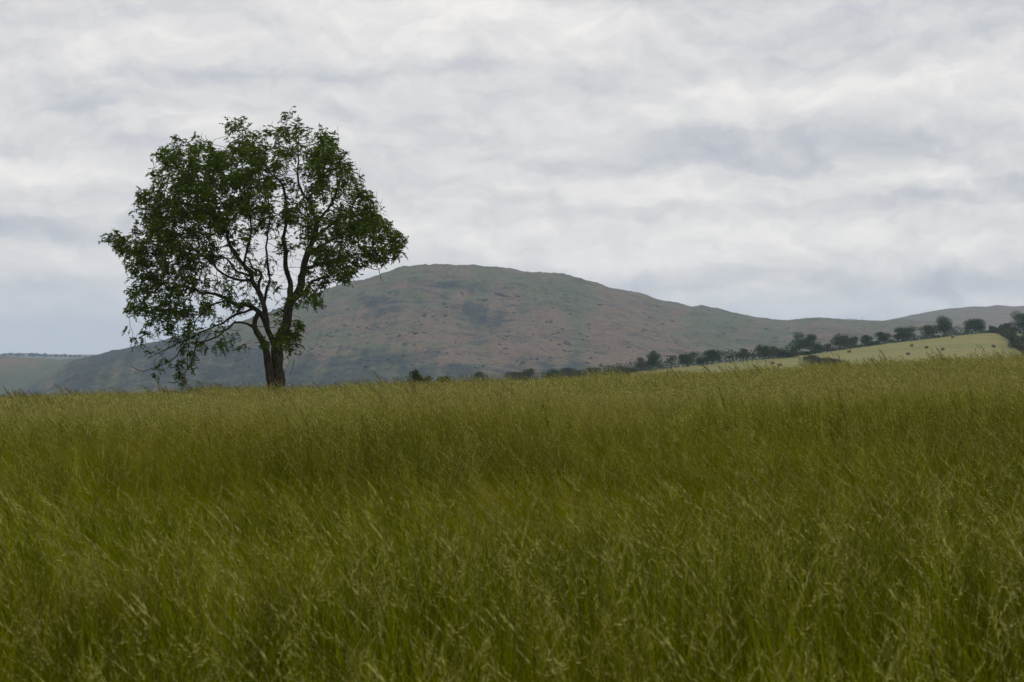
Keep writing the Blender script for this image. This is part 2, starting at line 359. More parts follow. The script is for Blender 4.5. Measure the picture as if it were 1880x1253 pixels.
# ------------------------------------------------------------------ foliage materials
def leaf_mat(name, dark, light, trans=.25, nscale=.6, brown=None):
    m = bpy.data.materials.new(name); m.use_nodes = True; n = NT(m.node_tree); n.n.clear()
    out = n.node('ShaderNodeOutputMaterial'); d = n.node('ShaderNodeBsdfDiffuse'); t = n.node('ShaderNodeBsdfTranslucent')
    gl = n.node('ShaderNodeBsdfGlossy'); gl.inputs['Roughness'].default_value = .45
    geo = n.node('ShaderNodeNewGeometry')
    rnd = geo.outputs['Random Per Island']
    nz = n.noise(geo.outputs['Position'], nscale, 4, .6)
    f = n.math('ADD', n.math('MULTIPLY', rnd, .6), n.math('MULTIPLY', n.ramp(nz, .3, .7), .5))
    c = n.mix(f, dark, light)
    if brown: c = n.mix(n.math('MULTIPLY', n.math('GREATER_THAN', n.noise(geo.outputs['Position'], nscale * 1.7, 3), .60), .7), c, brown)
    n.link(c, d.inputs[0]); n.link(n.mix(1.0, c, (1.1, 1.25, .6), 'MULTIPLY'), t.inputs[0]); n.link(n.mix(.3, c, (.4, .45, .4)), gl.inputs[0])
    a = n.node('ShaderNodeMixShader'); a.inputs[0].default_value = trans; n.link(d.outputs[0], a.inputs[1]); n.link(t.outputs[0], a.inputs[2])
    b = n.node('ShaderNodeMixShader'); b.inputs[0].default_value = .035; n.link(a.outputs[0], b.inputs[1]); n.link(gl.outputs[0], b.inputs[2])
    n.link(b.outputs[0], out.inputs[0])
    return m
M_ash = leaf_mat('ash_leaf', (.012, .028, .003), (.105, .155, .014), .32, 1.1, (.070, .062, .010))
M_key = leaf_mat('ash_key', (.05, .045, .015), (.10, .085, .03), .2, 1.0)
bark, bn, bb = mat('bark', rough=.95, spec=.1)
bp_ = bn.node('ShaderNodeNewGeometry').outputs['Position']
bstr = bn.noise(bn.vmul(bp_, (1, 1, .25)), 14, 6, .7)
bcol = bn.mix(bn.ramp(bstr, .35, .65), (.016, .014, .009), (.066, .056, .036))
bcol = bn.mix(bn.math('MULTIPLY', bn.ramp(bn.noise(bp_, 2.2, 5, .6), .5, .68), .65), bcol, (.075, .085, .035))
bn.link(bcol, bb.inputs['Base Color'])
bmp = bn.node('ShaderNodeBump'); bmp.inputs['Distance'].default_value = .04; bn.link(bstr, bmp.inputs['Height']); bn.link(bmp.outputs[0], bb.inputs['Normal'])

# ------------------------------------------------------------------ THE ASH TREE
TD = 107.0
S = TD / FPX
BASE = (507, 740)
# limbs traced in photograph pixels: (points, radius start px, radius end px, depth start m, depth end m)
limbs = {
 'stemR': ([(509, 742), (510, 706), (509, 663), (508, 637), (514, 620), (525, 596), (528, 574), (530, 560), (539, 547), (550, 529), (554, 507), (558, 485), (565, 462), (574, 440), (579, 420), (580, 405)], 14.5, 4.4, 0, .3),
 'stemL': ([(501, 742), (500, 706), (496, 686), (494, 663), (489, 641), (483, 625), (474, 612), (470, 598), (473, 583), (478, 572)], 10.5, 4.2, -.3, -.6),
 'forkL': ([(508, 645), (503, 628), (495, 612), (488, 594), (481, 578), (469, 567), (453, 560), (438, 561), (425, 553), (411, 545), (393, 540), (376, 540), (364, 533), (340, 528), (318, 529), (300, 520)], 6.5, 1.2, .1, -1.8),
 'L2': ([(488, 594), (485, 565), (479, 547), (471, 530), (462, 516), (460, 503), (445, 485), (430, 465), (418, 447), (413, 425), (398, 384), (385, 358), (372, 341), (353, 334), (335, 318)], 6, 1.2, .0, 1.0),
 'L2b': ([(473, 534), (474, 518), (478, 505), (471, 496), (458, 490), (450, 475)], 3.5, 1.5, .0, 1.6),
 'M2': ([(482, 574), (485, 545), (488, 529), (493, 516), (489, 496), (486, 473), (484, 447), (489, 401), (486, 373), (480, 340), (470, 300)], 3, .8, .2, 2.2),
 'M1': ([(530, 550), (533, 530), (532, 513), (526, 496), (524, 480), (526, 458), (520, 438), (526, 423), (528, 397), (526, 362), (521, 341), (512, 331), (497, 318), (485, 298), (478, 275)], 6, 1.0, .1, -1.2),
 'R1': ([(580, 405), (571, 384), (565, 366), (556, 357), (548, 341), (545, 315), (546, 285), (545, 250)], 4, .8, .3, .6),
 'R1b': ([(580, 408), (599, 388), (612, 373), (622, 350), (630, 325), (628, 300)], 3.2, .8, .3, -1.6),
 'R1c': ([(565, 366), (580, 340), (588, 315), (592, 280), (595, 255)], 2.2, .7, .4, 1.8),
 'Rr1': ([(541, 552), (558, 538), (567, 527), (579, 515), (601, 511), (616, 502), (630, 497), (646, 503)], 4, .9, .2, -1.8),
 'Rr2': ([(556, 498), (574, 489), (596, 482), (614, 480), (630, 474), (655, 465), (675, 469), (697, 474), (717, 473), (733, 462)], 3.4, .8, .3, 1.2),
 'Rr3': ([(579, 491), (600, 484), (619, 481), (631, 489), (652, 488), (675, 491), (692, 497), (703, 493)], 2.3, .6, .3, -.8),
 'Rr3b': ([(692, 497), (697, 508), (704, 517)], .8, .4, -.8, -.9),
 'Rr4': ([(562, 473), (583, 453), (610, 438), (640, 420), (668, 405), (690, 395)], 3, .8, .3, 2.4),
 'Rr5': ([(574, 440), (595, 423), (617, 412), (645, 392), (665, 365)], 2.6, .8, .3, -2.4),
 'L3': ([(466, 568), (449, 574), (429, 581), (416, 592), (400, 600), (382, 608), (367, 616), (349, 625), (335, 632), (322, 641), (300, 650)], 2.7, .7, -.2, -2.6),
 'L4': ([(471, 602), (464, 598), (452, 593), (436, 593), (423, 605), (405, 619), (385, 628), (371, 637), (367, 655), (360, 672), (351, 688), (344, 699), (327, 702)], 2.6, .45, -.6, -3.0),
 'L4b': ([(385, 628), (353, 632), (346, 640), (335, 655), (322, 666), (295, 675), (282, 681), (268, 679), (257, 672)], 1.8, .4, -1.9, -2.6),
 'L3b': ([(427, 552), (403, 557), (382, 567), (360, 587), (349, 610), (330, 622)], 2.0, .6, -.8, .8),
 'L1b': ([(352, 532), (335, 541), (315, 558), (295, 572), (264, 577), (240, 583)], 1.6, .4, -1.3, -.2),
 'L6': ([(460, 505), (436, 500), (423, 482), (411, 473), (393, 476), (367, 478), (340, 465)], 2.6, .8, .1, -2.0),
 'L6b': ([(455, 518), (420, 509), (400, 498), (385, 485), (367, 470), (330, 440), (300, 420)], 2.8, .8, .0, 2.6),
 'LT': ([(340, 465), (300, 468), (264, 466), (246, 462), (237, 456), (219, 448), (203, 444)], 1.3, .4, -2.0, -1.2),
 'L7': ([(413, 425), (390, 400), (360, 380), (325, 372), (290, 362)], 2.2, .7, .5, -2.0),
 'L8': ([(445, 485), (455, 455), (462, 420), (455, 380), (448, 330), (446, 270), (450, 238)], 2.6, .7, .1, -.6),
}
outline = np.array([(185,440),(210,425),(230,420),(237,445),(250,455),(262,450),(262,410),(253,393),(263,377),(262,362),(249,352),(258,343),(275,347),(290,345),(292,325),(298,318),(288,290),(293,278),(325,268),(330,253),(350,258),(375,255),(398,266),(410,284),(420,302),(427,280),(425,232),(440,216),(460,221),(468,240),(480,252),(497,243),(515,230),(533,212),(550,207),(560,223),(570,238),(580,228),(592,234),(600,250),(612,238),(621,240),(618,258),(625,275),(641,283),(643,300),(656,312),(668,322),(665,340),(680,350),(690,365),(696,375),(703,382),(706,400),(720,412),(737,424),(749,437),(747,455),(735,468),(715,476),(700,488),(680,482),(660,487),(655,500),(632,516),(615,515),(608,500),(602,515),(592,525),(592,545),(591,573),(582,560),(568,558),(550,580),(540,610),(543,632),(536,642),(526,640),(520,600),(500,575),(490,560),(470,560),(440,575),(432,600),(434,640),(422,650),(415,640),(405,620),(392,645),(378,640),(366,690),(350,692),(330,703),(315,692),(322,675),(310,670),(300,682),(280,675),(265,650),(245,657),(243,645),(262,638),(245,626),(260,613),(275,615),(270,600),(285,590),(268,582),(240,578),(230,572),(245,562),(247,545),(233,520),(247,505),(240,480),(235,467),(220,467),(205,460)], float)
def inside(x, y, P):
    c = np.zeros(len(x), bool); j = len(P) - 1
    for i in range(len(P)):
        a = (P[i, 1] > y) != (P[j, 1] > y)
        with np.errstate(divide='ignore', invalid='ignore'):
            xx = (P[j, 0] - P[i, 0]) * (y - P[i, 1]) / (P[j, 1] - P[i, 1]) + P[i, 0]
        c ^= a & (x < xx); j = i
    return c
# how leafy each part of the crown is: (px, py, rx, ry, change)
thick = [(500, 500, 75, 62, -.95), (545, 440, 60, 40, -.35), (560, 365, 45, 45, -.35), (455, 440, 55, 35, -.5), (450, 580, 60, 55, -.75), (400, 590, 70, 30, -.6), (515, 560, 35, 40, -.7),
         (350, 640, 75, 50, -.8), (300, 560, 45, 30, -.25), (400, 510, 60, 40, -.35), (640, 480, 60, 25, -.35), (500, 330, 22, 60, -.25), (540, 300, 30, 40, -.3), (600, 400, 22, 30, -.25),
         (350, 320, 60, 55, .45), (300, 400, 55, 60, .35), (660, 400, 45, 55, .5), (280, 490, 45, 50, .3), (390, 350, 50, 60, .3), (610, 300, 40, 40, .25), (455, 320, 35, 50, .2), (360, 410, 60, 40, .2),
         (500, 390, 30, 50, .1), (730, 445, 20, 20, .3), (530, 620, 16, 30, .35), (275, 640, 40, 35, -.35), (300, 600, 40, 22, -.3), (620, 450, 50, 25, .2), (215, 440, 25, 20, .2), (575, 470, 40, 25, .15), (470, 500, 14, 14, .3), (515, 525, 12, 12, .4)]
def leafy(px, py):
    d = np.full(len(px), .80)
    for (cx, c_y, rx, ry, a) in thick: d += (a if a > 0 else a * .72) * np.exp(-((px - cx) / rx) ** 2 - ((py - c_y) / ry) ** 2)
    d += 1.6 * fbm(px / 26, py / 21, 91, 3)
    return np.clip(d, .015, 1.3)
def half_depth(px, py):
    return 5.2 * np.sqrt(np.clip(1 - ((px - 470) / 300) ** 2 - ((py - 440) / 270) ** 2, .02, 1))
def to3(px, py, dep):
    D = TD + dep; px = np.asarray(px, float); py = np.asarray(py, float)
    # depth shifts the point along y only: the tree keeps its true size
    return np.stack([(px - 940) * S, TD * cp + dep - (626.5 - py) * S * sp, EYE + TD * sp + (626.5 - py) * S * cp], -1)
STEP = .20
nodes = []; parent = []; traced_r = []; chains_main = []
def add_limb(pts, r0, r1, d0, d1, key):
    P = np.array(pts, float); n = len(P); t = np.linspace(0, 1, n)
    Q = to3(P[:, 0], P[:, 1], d0 + (d1 - d0) * t ** 1.2)
    seg = np.linalg.norm(np.diff(Q, axis=0), axis=1); L = np.concatenate([[0], np.cumsum(seg)])
    m = max(3, int(L[-1] / STEP)); s = np.linspace(0, L[-1], m + 1)
    # Catmull-Rom through the traced points
    idx = np.clip(np.searchsorted(L, s, side='right') - 1, 0, n - 2); u = ((s - L[idx]) / (seg[idx] + 1e-9))[:, None]
    p0 = Q[np.clip(idx - 1, 0, n - 1)]; p1 = Q[idx]; p2 = Q[idx + 1]; p3 = Q[np.clip(idx + 2, 0, n - 1)]
    C = .5 * ((2 * p1) + (-p0 + p2) * u + (2 * p0 - 5 * p1 + 4 * p2 - p3) * u ** 2 + (-p0 + 3 * p1 - 3 * p2 + p3) * u ** 3)
    rr = (r0 + (r1 - r0) * (s / L[-1]) ** .75) * S
    C = C + rng.normal(size=C.shape) * .012
    kn = 1 + .10 * np.sin(np.arange(m + 1) * 1.1 + r0) * rng.random(m + 1)
    if key in ('stemR', 'stemL'): rr = rr * (1 + .18 * np.exp(-s / .7))
    if nodes and key not in ('stemL',):
        A = np.array(nodes); k = int(np.argmin(np.linalg.norm(A - C[0], axis=1)))
        C[0] = A[k] if np.linalg.norm(A[k] - C[0]) > .02 else C[0]
        C[1] = .5 * (C[0] + C[2]) if m > 2 else C[1]
        pi = k
    else: pi = -1
    start = len(nodes)
    for i in range(len(C)):
        nodes.append(C[i]); parent.append(pi if i == 0 else start + i - 1); traced_r.append(rr[i])
    chains_main.append((C, rr * kn))
for k, (pts, r0, r1, d0, d1) in limbs.items(): add_limb(pts, r0, r1, d0, d1, k)
n_tr = len(nodes)
# attraction points through the crown
NA = 5200
ax = []; tries = 0
while len(ax) < NA:
    px = rng.uniform(183, 752, 4000); py = rng.uniform(205, 705, 4000)
    ok = inside(px, py, outline); px = px[ok]; py = py[ok]
    keep = rng.random(len(px)) < .22 + .75 * leafy(px, py); px = px[keep]; py = py[keep]
    hd = half_depth(px, py); dep = hd * np.sign(rng.normal(size=len(px))) * rng.random(len(px)) ** .6
    ax.extend(to3(px, py, dep))
A = np.array(ax[:NA]); alive = np.ones(NA, bool)
N = np.array(nodes); par = list(parent)
D2 = np.full(NA, 1e9); near = np.zeros(NA, int)
def update(newpts, off):
    global D2, near
    for c in range(0, len(newpts), 400):
        d = ((A[:, None] - newpts[None, c:c + 400]) ** 2).sum(-1); j = d.argmin(1); dm = d[np.arange(NA), j]
        b = dm < D2; D2[b] = dm[b]; near[b] = off + c + j[b]
update(N, 0)
for it in range(90):
    act = alive & (D2 < 3.2 ** 2)
    if act.sum() < 20: break
    src, inv = np.unique(near[act], return_inverse=True)
    dirs = A[act] - N[near[act]]; dirs /= np.linalg.norm(dirs, axis=1, keepdims=True) + 1e-9
    acc_ = np.zeros((len(src), 3)); np.add.at(acc_, inv, dirs)
    acc_ /= np.linalg.norm(acc_, axis=1, keepdims=True) + 1e-9
    acc_ += rng.normal(size=acc_.shape) * .28; acc_ /= np.linalg.norm(acc_, axis=1, keepdims=True) + 1e-9
    new = N[src] + acc_ * STEP
    dd = None
    off = len(N); N = np.concatenate([N, new]); par.extend(src.tolist()); update(new, off)
    alive &= D2 > .30 ** 2
    # a point that only ever attracts the same node from the side would stall it
    if it > 6: alive &= ~(act & (rng.random(NA) < .012))
par = np.array(par); nn = len(N)
kids = [[] for _ in range(nn)]
for i in range(nn):
    if par[i] >= 0: kids[par[i]].append(i)
rad = np.zeros(nn)
for i in range(nn - 1, -1, -1):
    if i < n_tr: rad[i] = traced_r[i]; continue
    rad[i] = max(.0075, sum(rad[c] ** 2.4 for c in kids[i]) ** (1 / 2.4)) if kids[i] else .0075
cap = rad.copy()
for i in range(n_tr, nn):
    cap[i] = min(cap[i], cap[par[i]] * .97 + .0004)
rad = cap
# grown chains
chains = []
heads = [i for i in range(n_tr, nn) if par[i] < n_tr]
stack = list(heads)
while stack:
    h = stack.pop(); ch = [par[h], h]; cur = h
    while kids[cur]:
        ks = sorted(kids[cur], key=lambda c: -rad[c]); stack.extend(ks[1:]); cur = ks[0]; ch.append(cur)
    P = N[ch].copy(); P[1:-1] = .5 * P[1:-1] + .25 * (P[:-2] + P[2:]) if len(ch) > 2 else P[1:-1]
    r = rad[ch].copy(); r[0] = min(r[0], r[1] * 1.25)
    chains.append((P, r))
ROOT = to3(507, 739, 0)
root = empty('ash_tree', tuple(ROOT))
tag(root, 'tall two-stemmed ash tree with an open leafy crown standing alone in the grass', 'tree')
V, F = tubes(chains_main, 10)
V += .02 * (vnoise(V[:, 0] * 7 + V[:, 1] * 3, V[:, 2] * 4, 5) - .5)[:, None]
link('trunk', mesh_np('trunk', V - ROOT, F, 4, bark, True), root)
# leaves
tipdist = np.zeros(nn, int)
for i in range(nn - 1, n_tr - 1, -1):
    tipdist[i] = 0 if not kids[i] else 1 + max(tipdist[c] for c in kids[i])
gi = np.arange(n_tr, nn); gi = gi[tipdist[gi] <= 8]
gpx = N[gi][:, 0] / S + 940; gpy = 626.5 - (N[gi][:, 2] - EYE - TD * sp) / S
den = leafy(gpx, gpy)
LP = []; LDv = []
# leaf sprays: a bunch of leaves around each chosen shoot
pick = gi[rng.random(len(gi)) < np.clip(den, 0, 1.3) * .30]
tr_ = np.arange(0, n_tr); tpx = N[tr_][:, 0] / S + 940; tpy = 626.5 - (N[tr_][:, 2] - EYE - TD * sp) / S
tr_ = tr_[(tpy < 575) & (rng.random(n_tr) < .10 + .30 * leafy(tpx, tpy))]; tr_ = tr_[par[tr_] >= 0]
for sel0, spread, cnt in ((pick, .13, 12), (tr_, .20, 8)):
    for k_ in range(cnt):
        sel = sel0[rng.random(len(sel0)) < .95]; p = par[sel]; t = rng.random(len(sel))[:, None]
        P = N[sel] * t + N[p] * (1 - t) + rng.normal(size=(len(sel), 3)) * spread
        d = N[sel] - N[p]; d /= np.linalg.norm(d, axis=1, keepdims=True) + 1e-9
        o = d * .7 + rand_unit(len(sel)) * .8; o[:, 2] *= .7; LP.append(P); LDv.append(o)
P = np.concatenate(LP); O = np.concatenate(LDv)
Q_ = P + O / np.linalg.norm(O, axis=1, keepdims=True) * .16
lx = Q_[:, 0] / S + 940; ly = 626.5 - (Q_[:, 2] - EYE - TD * sp) / S
ok = inside(lx + rng.normal(size=len(P)) * 1.5, ly + rng.normal(size=len(P)) * 1.5, outline) | (ly > 600)
P = P[ok]; O = O[ok]
# each leaf: rachis of 0.24 m drooping, leaflets along it
nl = len(P); print('grown nodes', nn - n_tr, 'ash leaves', nl)
O /= np.linalg.norm(O, axis=1, keepdims=True) + 1e-9
side = np.cross(O, np.array([0, 0, 1.0])); side /= np.linalg.norm(side, axis=1, keepdims=True) + 1e-6
size = rng.uniform(.75, 1.25, nl)[:, None]
VV = []; 
for j, (t, sgn) in enumerate([(.35, 1), (.35, -1), (.62, 1), (.62, -1), (.88, 1), (.88, -1), (1.1, 0)]):
    c = P + O * (.24 * t * size) + np.array([0, 0, -1.0]) * (.07 * t * t * size)
    ld = O * .55 + side * sgn * .75 + np.array([0, 0, -1.0]) * (.15 + .25 * t); ld = ld + rng.normal(size=ld.shape) * .25
    ld /= np.linalg.norm(ld, axis=1, keepdims=True)
    nrm = np.cross(ld, side + rng.normal(size=ld.shape) * .5); nrm /= np.linalg.norm(nrm, axis=1, keepdims=True) + 1e-6
    wv = np.cross(ld, nrm)
    VV.append(quads(c + ld * .05 * size, ld * (.074 * size), wv * (.033 * size))[0].reshape(-1, 4, 3))
VV = np.stack(VV, 1).reshape(-1, 3)
mi = np.repeat((rng.random(nl) < .07).astype(int), 7)
crown = link('crown', mesh_np('crown', VV - ROOT, np.arange(len(VV)).reshape(-1, 4), 4, [M_ash, M_key], False, mi), root)
# bare dead twig ends that stick out of the top and lower edges
bare = []
for (x0, y0, x1, y1) in [(377, 262, 372, 243), (380, 262, 379, 248), (316, 276, 315, 268), (477, 255, 478, 233), (489, 256, 490, 231), (586, 240, 587, 226), (618, 262, 620, 232), (655, 312, 652, 296), (660, 330, 663, 308),
                         (690, 380, 691, 352), (700, 385, 703, 364), (697, 474, 700, 462), (255, 463, 246, 455), (285, 600, 250, 590), (540, 660, 533, 690), (521, 690, 536, 655), (345, 698, 341, 709), (268, 679, 257, 690), (276, 345, 274, 337)]:
    a = to3(x0, y0, 0.1); b = to3(x1, y1, 0); m_ = (a + b) / 2 + rng.normal(size=3) * .06
    bare.append((np.array([a, m_, b]), np.array([.011, .008, .005])))
V, F = tubes(chains + bare, 4)
tw = link('branchwork', mesh_np('branchwork', V - ROOT, F, 4, bark, True), crown)

# ------------------------------------------------------------------ background trees, bushes, hedges
M_oak = leaf_mat('oak_leaf', (.010, .026, .007), (.044, .076, .020), .15, .25)
M_olive = leaf_mat('olive_leaf', (.028, .034, .014), (.070, .075, .030), .12, .25)
M_pale = leaf_mat('pale_leaf', (.022, .038, .014), (.060, .085, .035), .12, .25)
M_grey = leaf_mat('grey_leaf', (.035, .038, .028), (.075, .075, .050), .12, .25)
M_near = leaf_mat('scrub_leaf', (.022, .034, .008), (.085, .100, .025), .2, .6)
MT = {'oak': M_oak, 'olive': M_olive, 'pale': M_pale, 'grey': M_grey, 'near': M_near}
def crown_points(n, W, H, nl, flat=.25):
    """leaf positions in an uneven crown of width W and height H standing on z=0"""
    cs = []; 
    for i in range(nl):
        a = rng.uniform(0, 2 * math.pi); q = rng.random() ** .5
        cz = rng.uniform(.28, .74); wz = math.sqrt(max(.05, 1 - ((cz - .48) / .55) ** 2))
        cs.append((.5 * W * .70 * q * wz * math.cos(a), .5 * W * .7 * q * wz * math.sin(a), cz * H * rng.uniform(.92, 1.05), rng.uniform(.16, .27) * W * (.6 + .4 * wz)))
    cs.append((rng.normal() * .06 * W, 0, H * .5, W * .37))
    cs = np.array(cs); k = rng.integers(0, len(cs), n); u = rand_unit(n); r = rng.random(n) ** .38
    vs = min(1.0, .8 * H / W)
    p = cs[k, :3] + u * (cs[k, 3] * r)[:, None] * np.array([1, 1, vs])
    p = p[(p[:, 2] > H * .08) & (p[:, 2] < H * 1.02)]
    return p, cs
def tree_at(name, px, top, base, wpx, D, kind, label, cat='tree', dens=1.0, sparse=False, group=None, z_off=0, trunk=True, bush=False):
    H = (base - top) / FPX * D; W = wpx / FPX * D * (1.24 if D > 800 and D < 2000 else 1.12); H *= 1.07
    g = at(px, base, D); root = empty(name, tuple(g)); tag(root, label, cat, group)
    px1 = D / FPX * 1.84                     # metres per render pixel
    lf = max(.12, px1 * .66)
    n = int(np.clip(W * H * 12.0 / lf ** 1.3 * dens, 300, 8000))
    if bush:
        p, cs = crown_points(n, W, H * 1.05, 8); p[:, 2] = p[:, 2] * 1.0 - H * .04; p = p[p[:, 2] > -H * .1]
        low = rng.random((n // 3, 3)); q = np.stack([(low[:, 0] - .5) * W * .92, (low[:, 1] - .5) * W * .8, low[:, 2] * H * .6], -1); p = np.concatenate([p, q])
    else:
        p, cs = crown_points(n, W, H, 11)
        if not sparse:
            low = rng.random((n // 7, 3)); a = low[:, 0] * 2 * math.pi; rr = .38 * W * np.sqrt(low[:, 1]); p = np.concatenate([p, np.stack([rr * np.cos(a), rr * np.sin(a), H * (.14 + .25 * low[:, 2])], -1)])
    if sparse: p = p[vnoise(p[:, 0] / (W * .12) + 9 * px, p[:, 2] / (H * .10), 7) > .52]
    u = rand_unit(len(p)) * lf * .55; v = np.cross(u, rand_unit(len(p))); v /= np.linalg.norm(v, axis=1, keepdims=True) + 1e-9; v *= lf * .42
    Vv, Ff = quads(p, u, v)
    link('crown', mesh_np('crown', Vv, Ff, 4, MT[kind]), root)
    # trunk and limbs
    ch = []; r0 = max(.03 * H, .12)
    ns = 1 if not sparse else 3
    if bush: ns = 3; r0 *= .5
    for s in range(ns):
        off = np.array([rng.normal() * W * .08 * (ns > 1), rng.normal() * W * .05, -H * .25])
        topp = np.array([rng.normal() * W * .1, 0, H * .62]); mid = (off + topp) / 2 + rng.normal(size=3) * .04 * W
        ch.append((np.array([off, off * .4 + np.array([0, 0, H * .12]), mid, topp]), np.array([r0 * 1.3, r0, r0 * .7, r0 * .3]) / ns ** .5))
    for c in cs[:7]:
        a = np.array([0, 0, H * rng.uniform(.16, .34)]); b = c[:3]; m_ = (a + b) / 2 + np.array([0, 0, -.03 * H])
        ch.append((np.array([a, m_, b]), np.array([r0 * .5, r0 * .32, r0 * .12])))
    V, F = tubes(ch, 5)
    link('trunk', mesh_np('trunk', V, F, 4, bark, True), root)
    return root
GH = 'trees and bushes along the far hedgerows'
T = [ # px, top, base, width, D, kind, sparse, bush, label
 (1180, 655, 680, 26, 955, 'olive', 0, 1, 'dark brownish bush at the lower left end of the hedgerow below the hill'),
 (1202, 641, 679, 32, 960, 'oak', 0, 0, 'round dark green tree nearest the left end of the lower hedgerow'),
 (1232, 647, 676, 26, 962, 'grey', 1, 0, 'thin half-bare trees of grey stems between the round dark tree and the pale tree'),
 (1264, 640, 675, 34, 965, 'pale', 0, 0, 'pale green tree with a pointed top in the lower hedgerow'),
 (1290, 652, 672, 20, 968, 'oak', 0, 1, 'small dark bush tucked against the left of the broad two-humped tree'),
 (1307, 640, 668, 40, 970, 'oak', 0, 0, 'broad two-humped dark tree in the middle of the lower hedgerow'),
 (1340, 637, 664, 18, 975, 'grey', 1, 0, 'slender grey-brown sparse tree right of the broad two-humped tree'),
 (1364, 638, 662, 28, 978, 'pale', 0, 0, 'small dense green tree between two sparse grey ones'),
 (1381, 639, 660, 13, 980, 'grey', 1, 0, 'narrow leafless-looking tree just left of the spiky dark tree'),
 (1401, 631, 660, 28, 985, 'oak', 0, 0, 'spiky-topped dark tree left of the olive dome'),
 (1421, 632, 659, 30, 992, 'olive', 0, 0, 'olive dome-shaped tree right of the spiky dark tree'),
 (1437, 639, 660, 24, 996, 'oak', 0, 1, 'dark green bush below the right side of the olive dome'),
 (1453, 642, 661, 26, 1000, 'olive', 0, 1, 'low olive bush left of the tallest hedgerow oak'),
 (1477, 608, 648, 45, 1050, 'oak', 0, 0, 'tall dark domed oak where the two hedgerows meet'),
 (1502, 630, 646, 18, 1055, 'oak', 0, 1, 'small round bush against the right foot of the tall domed oak'),
 (1488, 649, 673, 38, 900, 'grey', 0, 1, 'grey-olive round bush in front of the hay field corner'),
 (1525, 654, 679, 46, 880, 'olive', 0, 1, 'dark low bush in front of the hay field, right of the grey-olive one'),
 (1517, 630, 645, 17, 1075, 'grey', 0, 1, 'low greyish shrub on the hedge left of the wide dome tree'),
 (1540, 611, 641, 34, 1085, 'pale', 0, 0, 'green left half of a wide dome of trees above the hedge'),
 (1560, 617, 640, 30, 1088, 'olive', 0, 0, 'brownish olive lower tree at the right of the wide green dome'),
 (1592, 612, 636, 25, 1100, 'oak', 0, 0, 'small dark rounded tree standing alone on the hedge above the hay field'),
 (1605, 625, 634, 22, 1102, 'oak', 0, 1, 'low dark bush just right of the small rounded lone tree'),
 (1623, 606, 631, 28, 1112, 'oak', 0, 0, 'dark green tree touching the broad spreading tree on its left'),
 (1659, 597, 627, 44, 1122, 'oak', 0, 0, 'broad spreading dark tree on the hedge above the hay field'),
 (1702, 594, 622, 30, 1137, 'olive', 0, 0, 'dark leaning tree at the left foot of the tall airy tree'),
 (1732, 578, 618, 40, 1147, 'pale', 0, 0, 'tall airy tree with a feathery grey-green crown over bare lower stems'),
 (1755, 597, 616, 20, 1152, 'grey', 1, 0, 'sparse grey sapling right of the tall airy tree'),
 (1773, 599, 614, 13, 1160, 'grey', 1, 0, 'thin bare sapling left of the round lollipop tree'),
 (1791, 578, 613, 38, 1166, 'oak', 0, 0, 'round dark lollipop-shaped tree on a visible short trunk'),
 (1825, 596, 611, 9, 1176, 'olive', 0, 0, 'tiny narrow bush on the skyline hedge right of the lollipop tree'),
 (1848, 591, 609, 24, 1178, 'grey', 0, 1, 'grey rounded thicket left of the big tree at the right edge'),
 (1880, 568, 612, 46, 1165, 'oak', 0, 0, 'big dark tree cut off by the right edge of the picture'),
 (879, 679, 706, 28, 905, 'olive', 0, 1, 'lone blue-green bush above the grass left of the centre bushes'),
 (949, 679, 704, 38, 910, 'pale', 0, 1, 'wide low green bush, left of the pair behind the grass crest'),
 (974, 674, 703, 26, 912, 'olive', 0, 1, 'notched taller bush joined to the wide low green bush'),
 (1013, 673, 702, 34, 918, 'oak', 0, 1, 'rounded dark bush under the middle of the hill'),
 (1044, 670, 700, 28, 925, 'grey', 0, 1, 'upright grey-green bush left of the long clump'),
 (1076, 672, 699, 52, 930, 'olive', 0, 1, 'long loaf-shaped clump of bushes under the middle of the hill'),
 (1119, 677, 696, 30, 940, 'pale', 0, 1, 'low bush between the long clump and the lower hedgerow'),
 (1143, 671, 692, 28, 945, 'olive', 0, 1, 'dark bush just left of the lower hedgerow trees'),
 (1160, 673, 688, 24, 950, 'oak', 0, 1, 'small dark bush at the foot of the first brownish bush'),
]
for (px, top, base, wd, D, kind, spf, bu, lab) in T:
    tree_at('hedgerow_bush' if bu else 'hedgerow_tree', px, top, base, wd, D, kind, lab, 'bush' if bu else 'tree', sparse=bool(spf), bush=bool(bu), group=GH, dens=.5 if spf else 1)
GN_ = 'scrub just beyond the grass crest'
for (px, top, base, wd, D, lab) in [
    (762, 676, 720, 30, 190, 'yellow-green pointed shrub peeping over the grass right of the ash tree'),
    (788, 687, 720, 26, 190, 'low yellow-green shrub between the pointed shrub and the double one'),
    (812, 684, 720, 26, 192, 'small double-peaked shrub over the grass, right of the pointed one'),
    (826, 688, 720, 16, 195, 'smallest shrub at the right end of the yellow-green scrub'),
    (325, 713, 740, 60, 200, 'flat dark hedge clump showing over the grass left of the ash tree, left part'),
    (372, 710, 740, 40, 200, 'flat dark hedge clump showing over the grass nearest the ash trunk')]:
    tree_at('shrub', px, top, base, wd, D, 'near' if px > 700 else 'olive', lab, 'shrub', bush=True, group=GN_, dens=1.6)

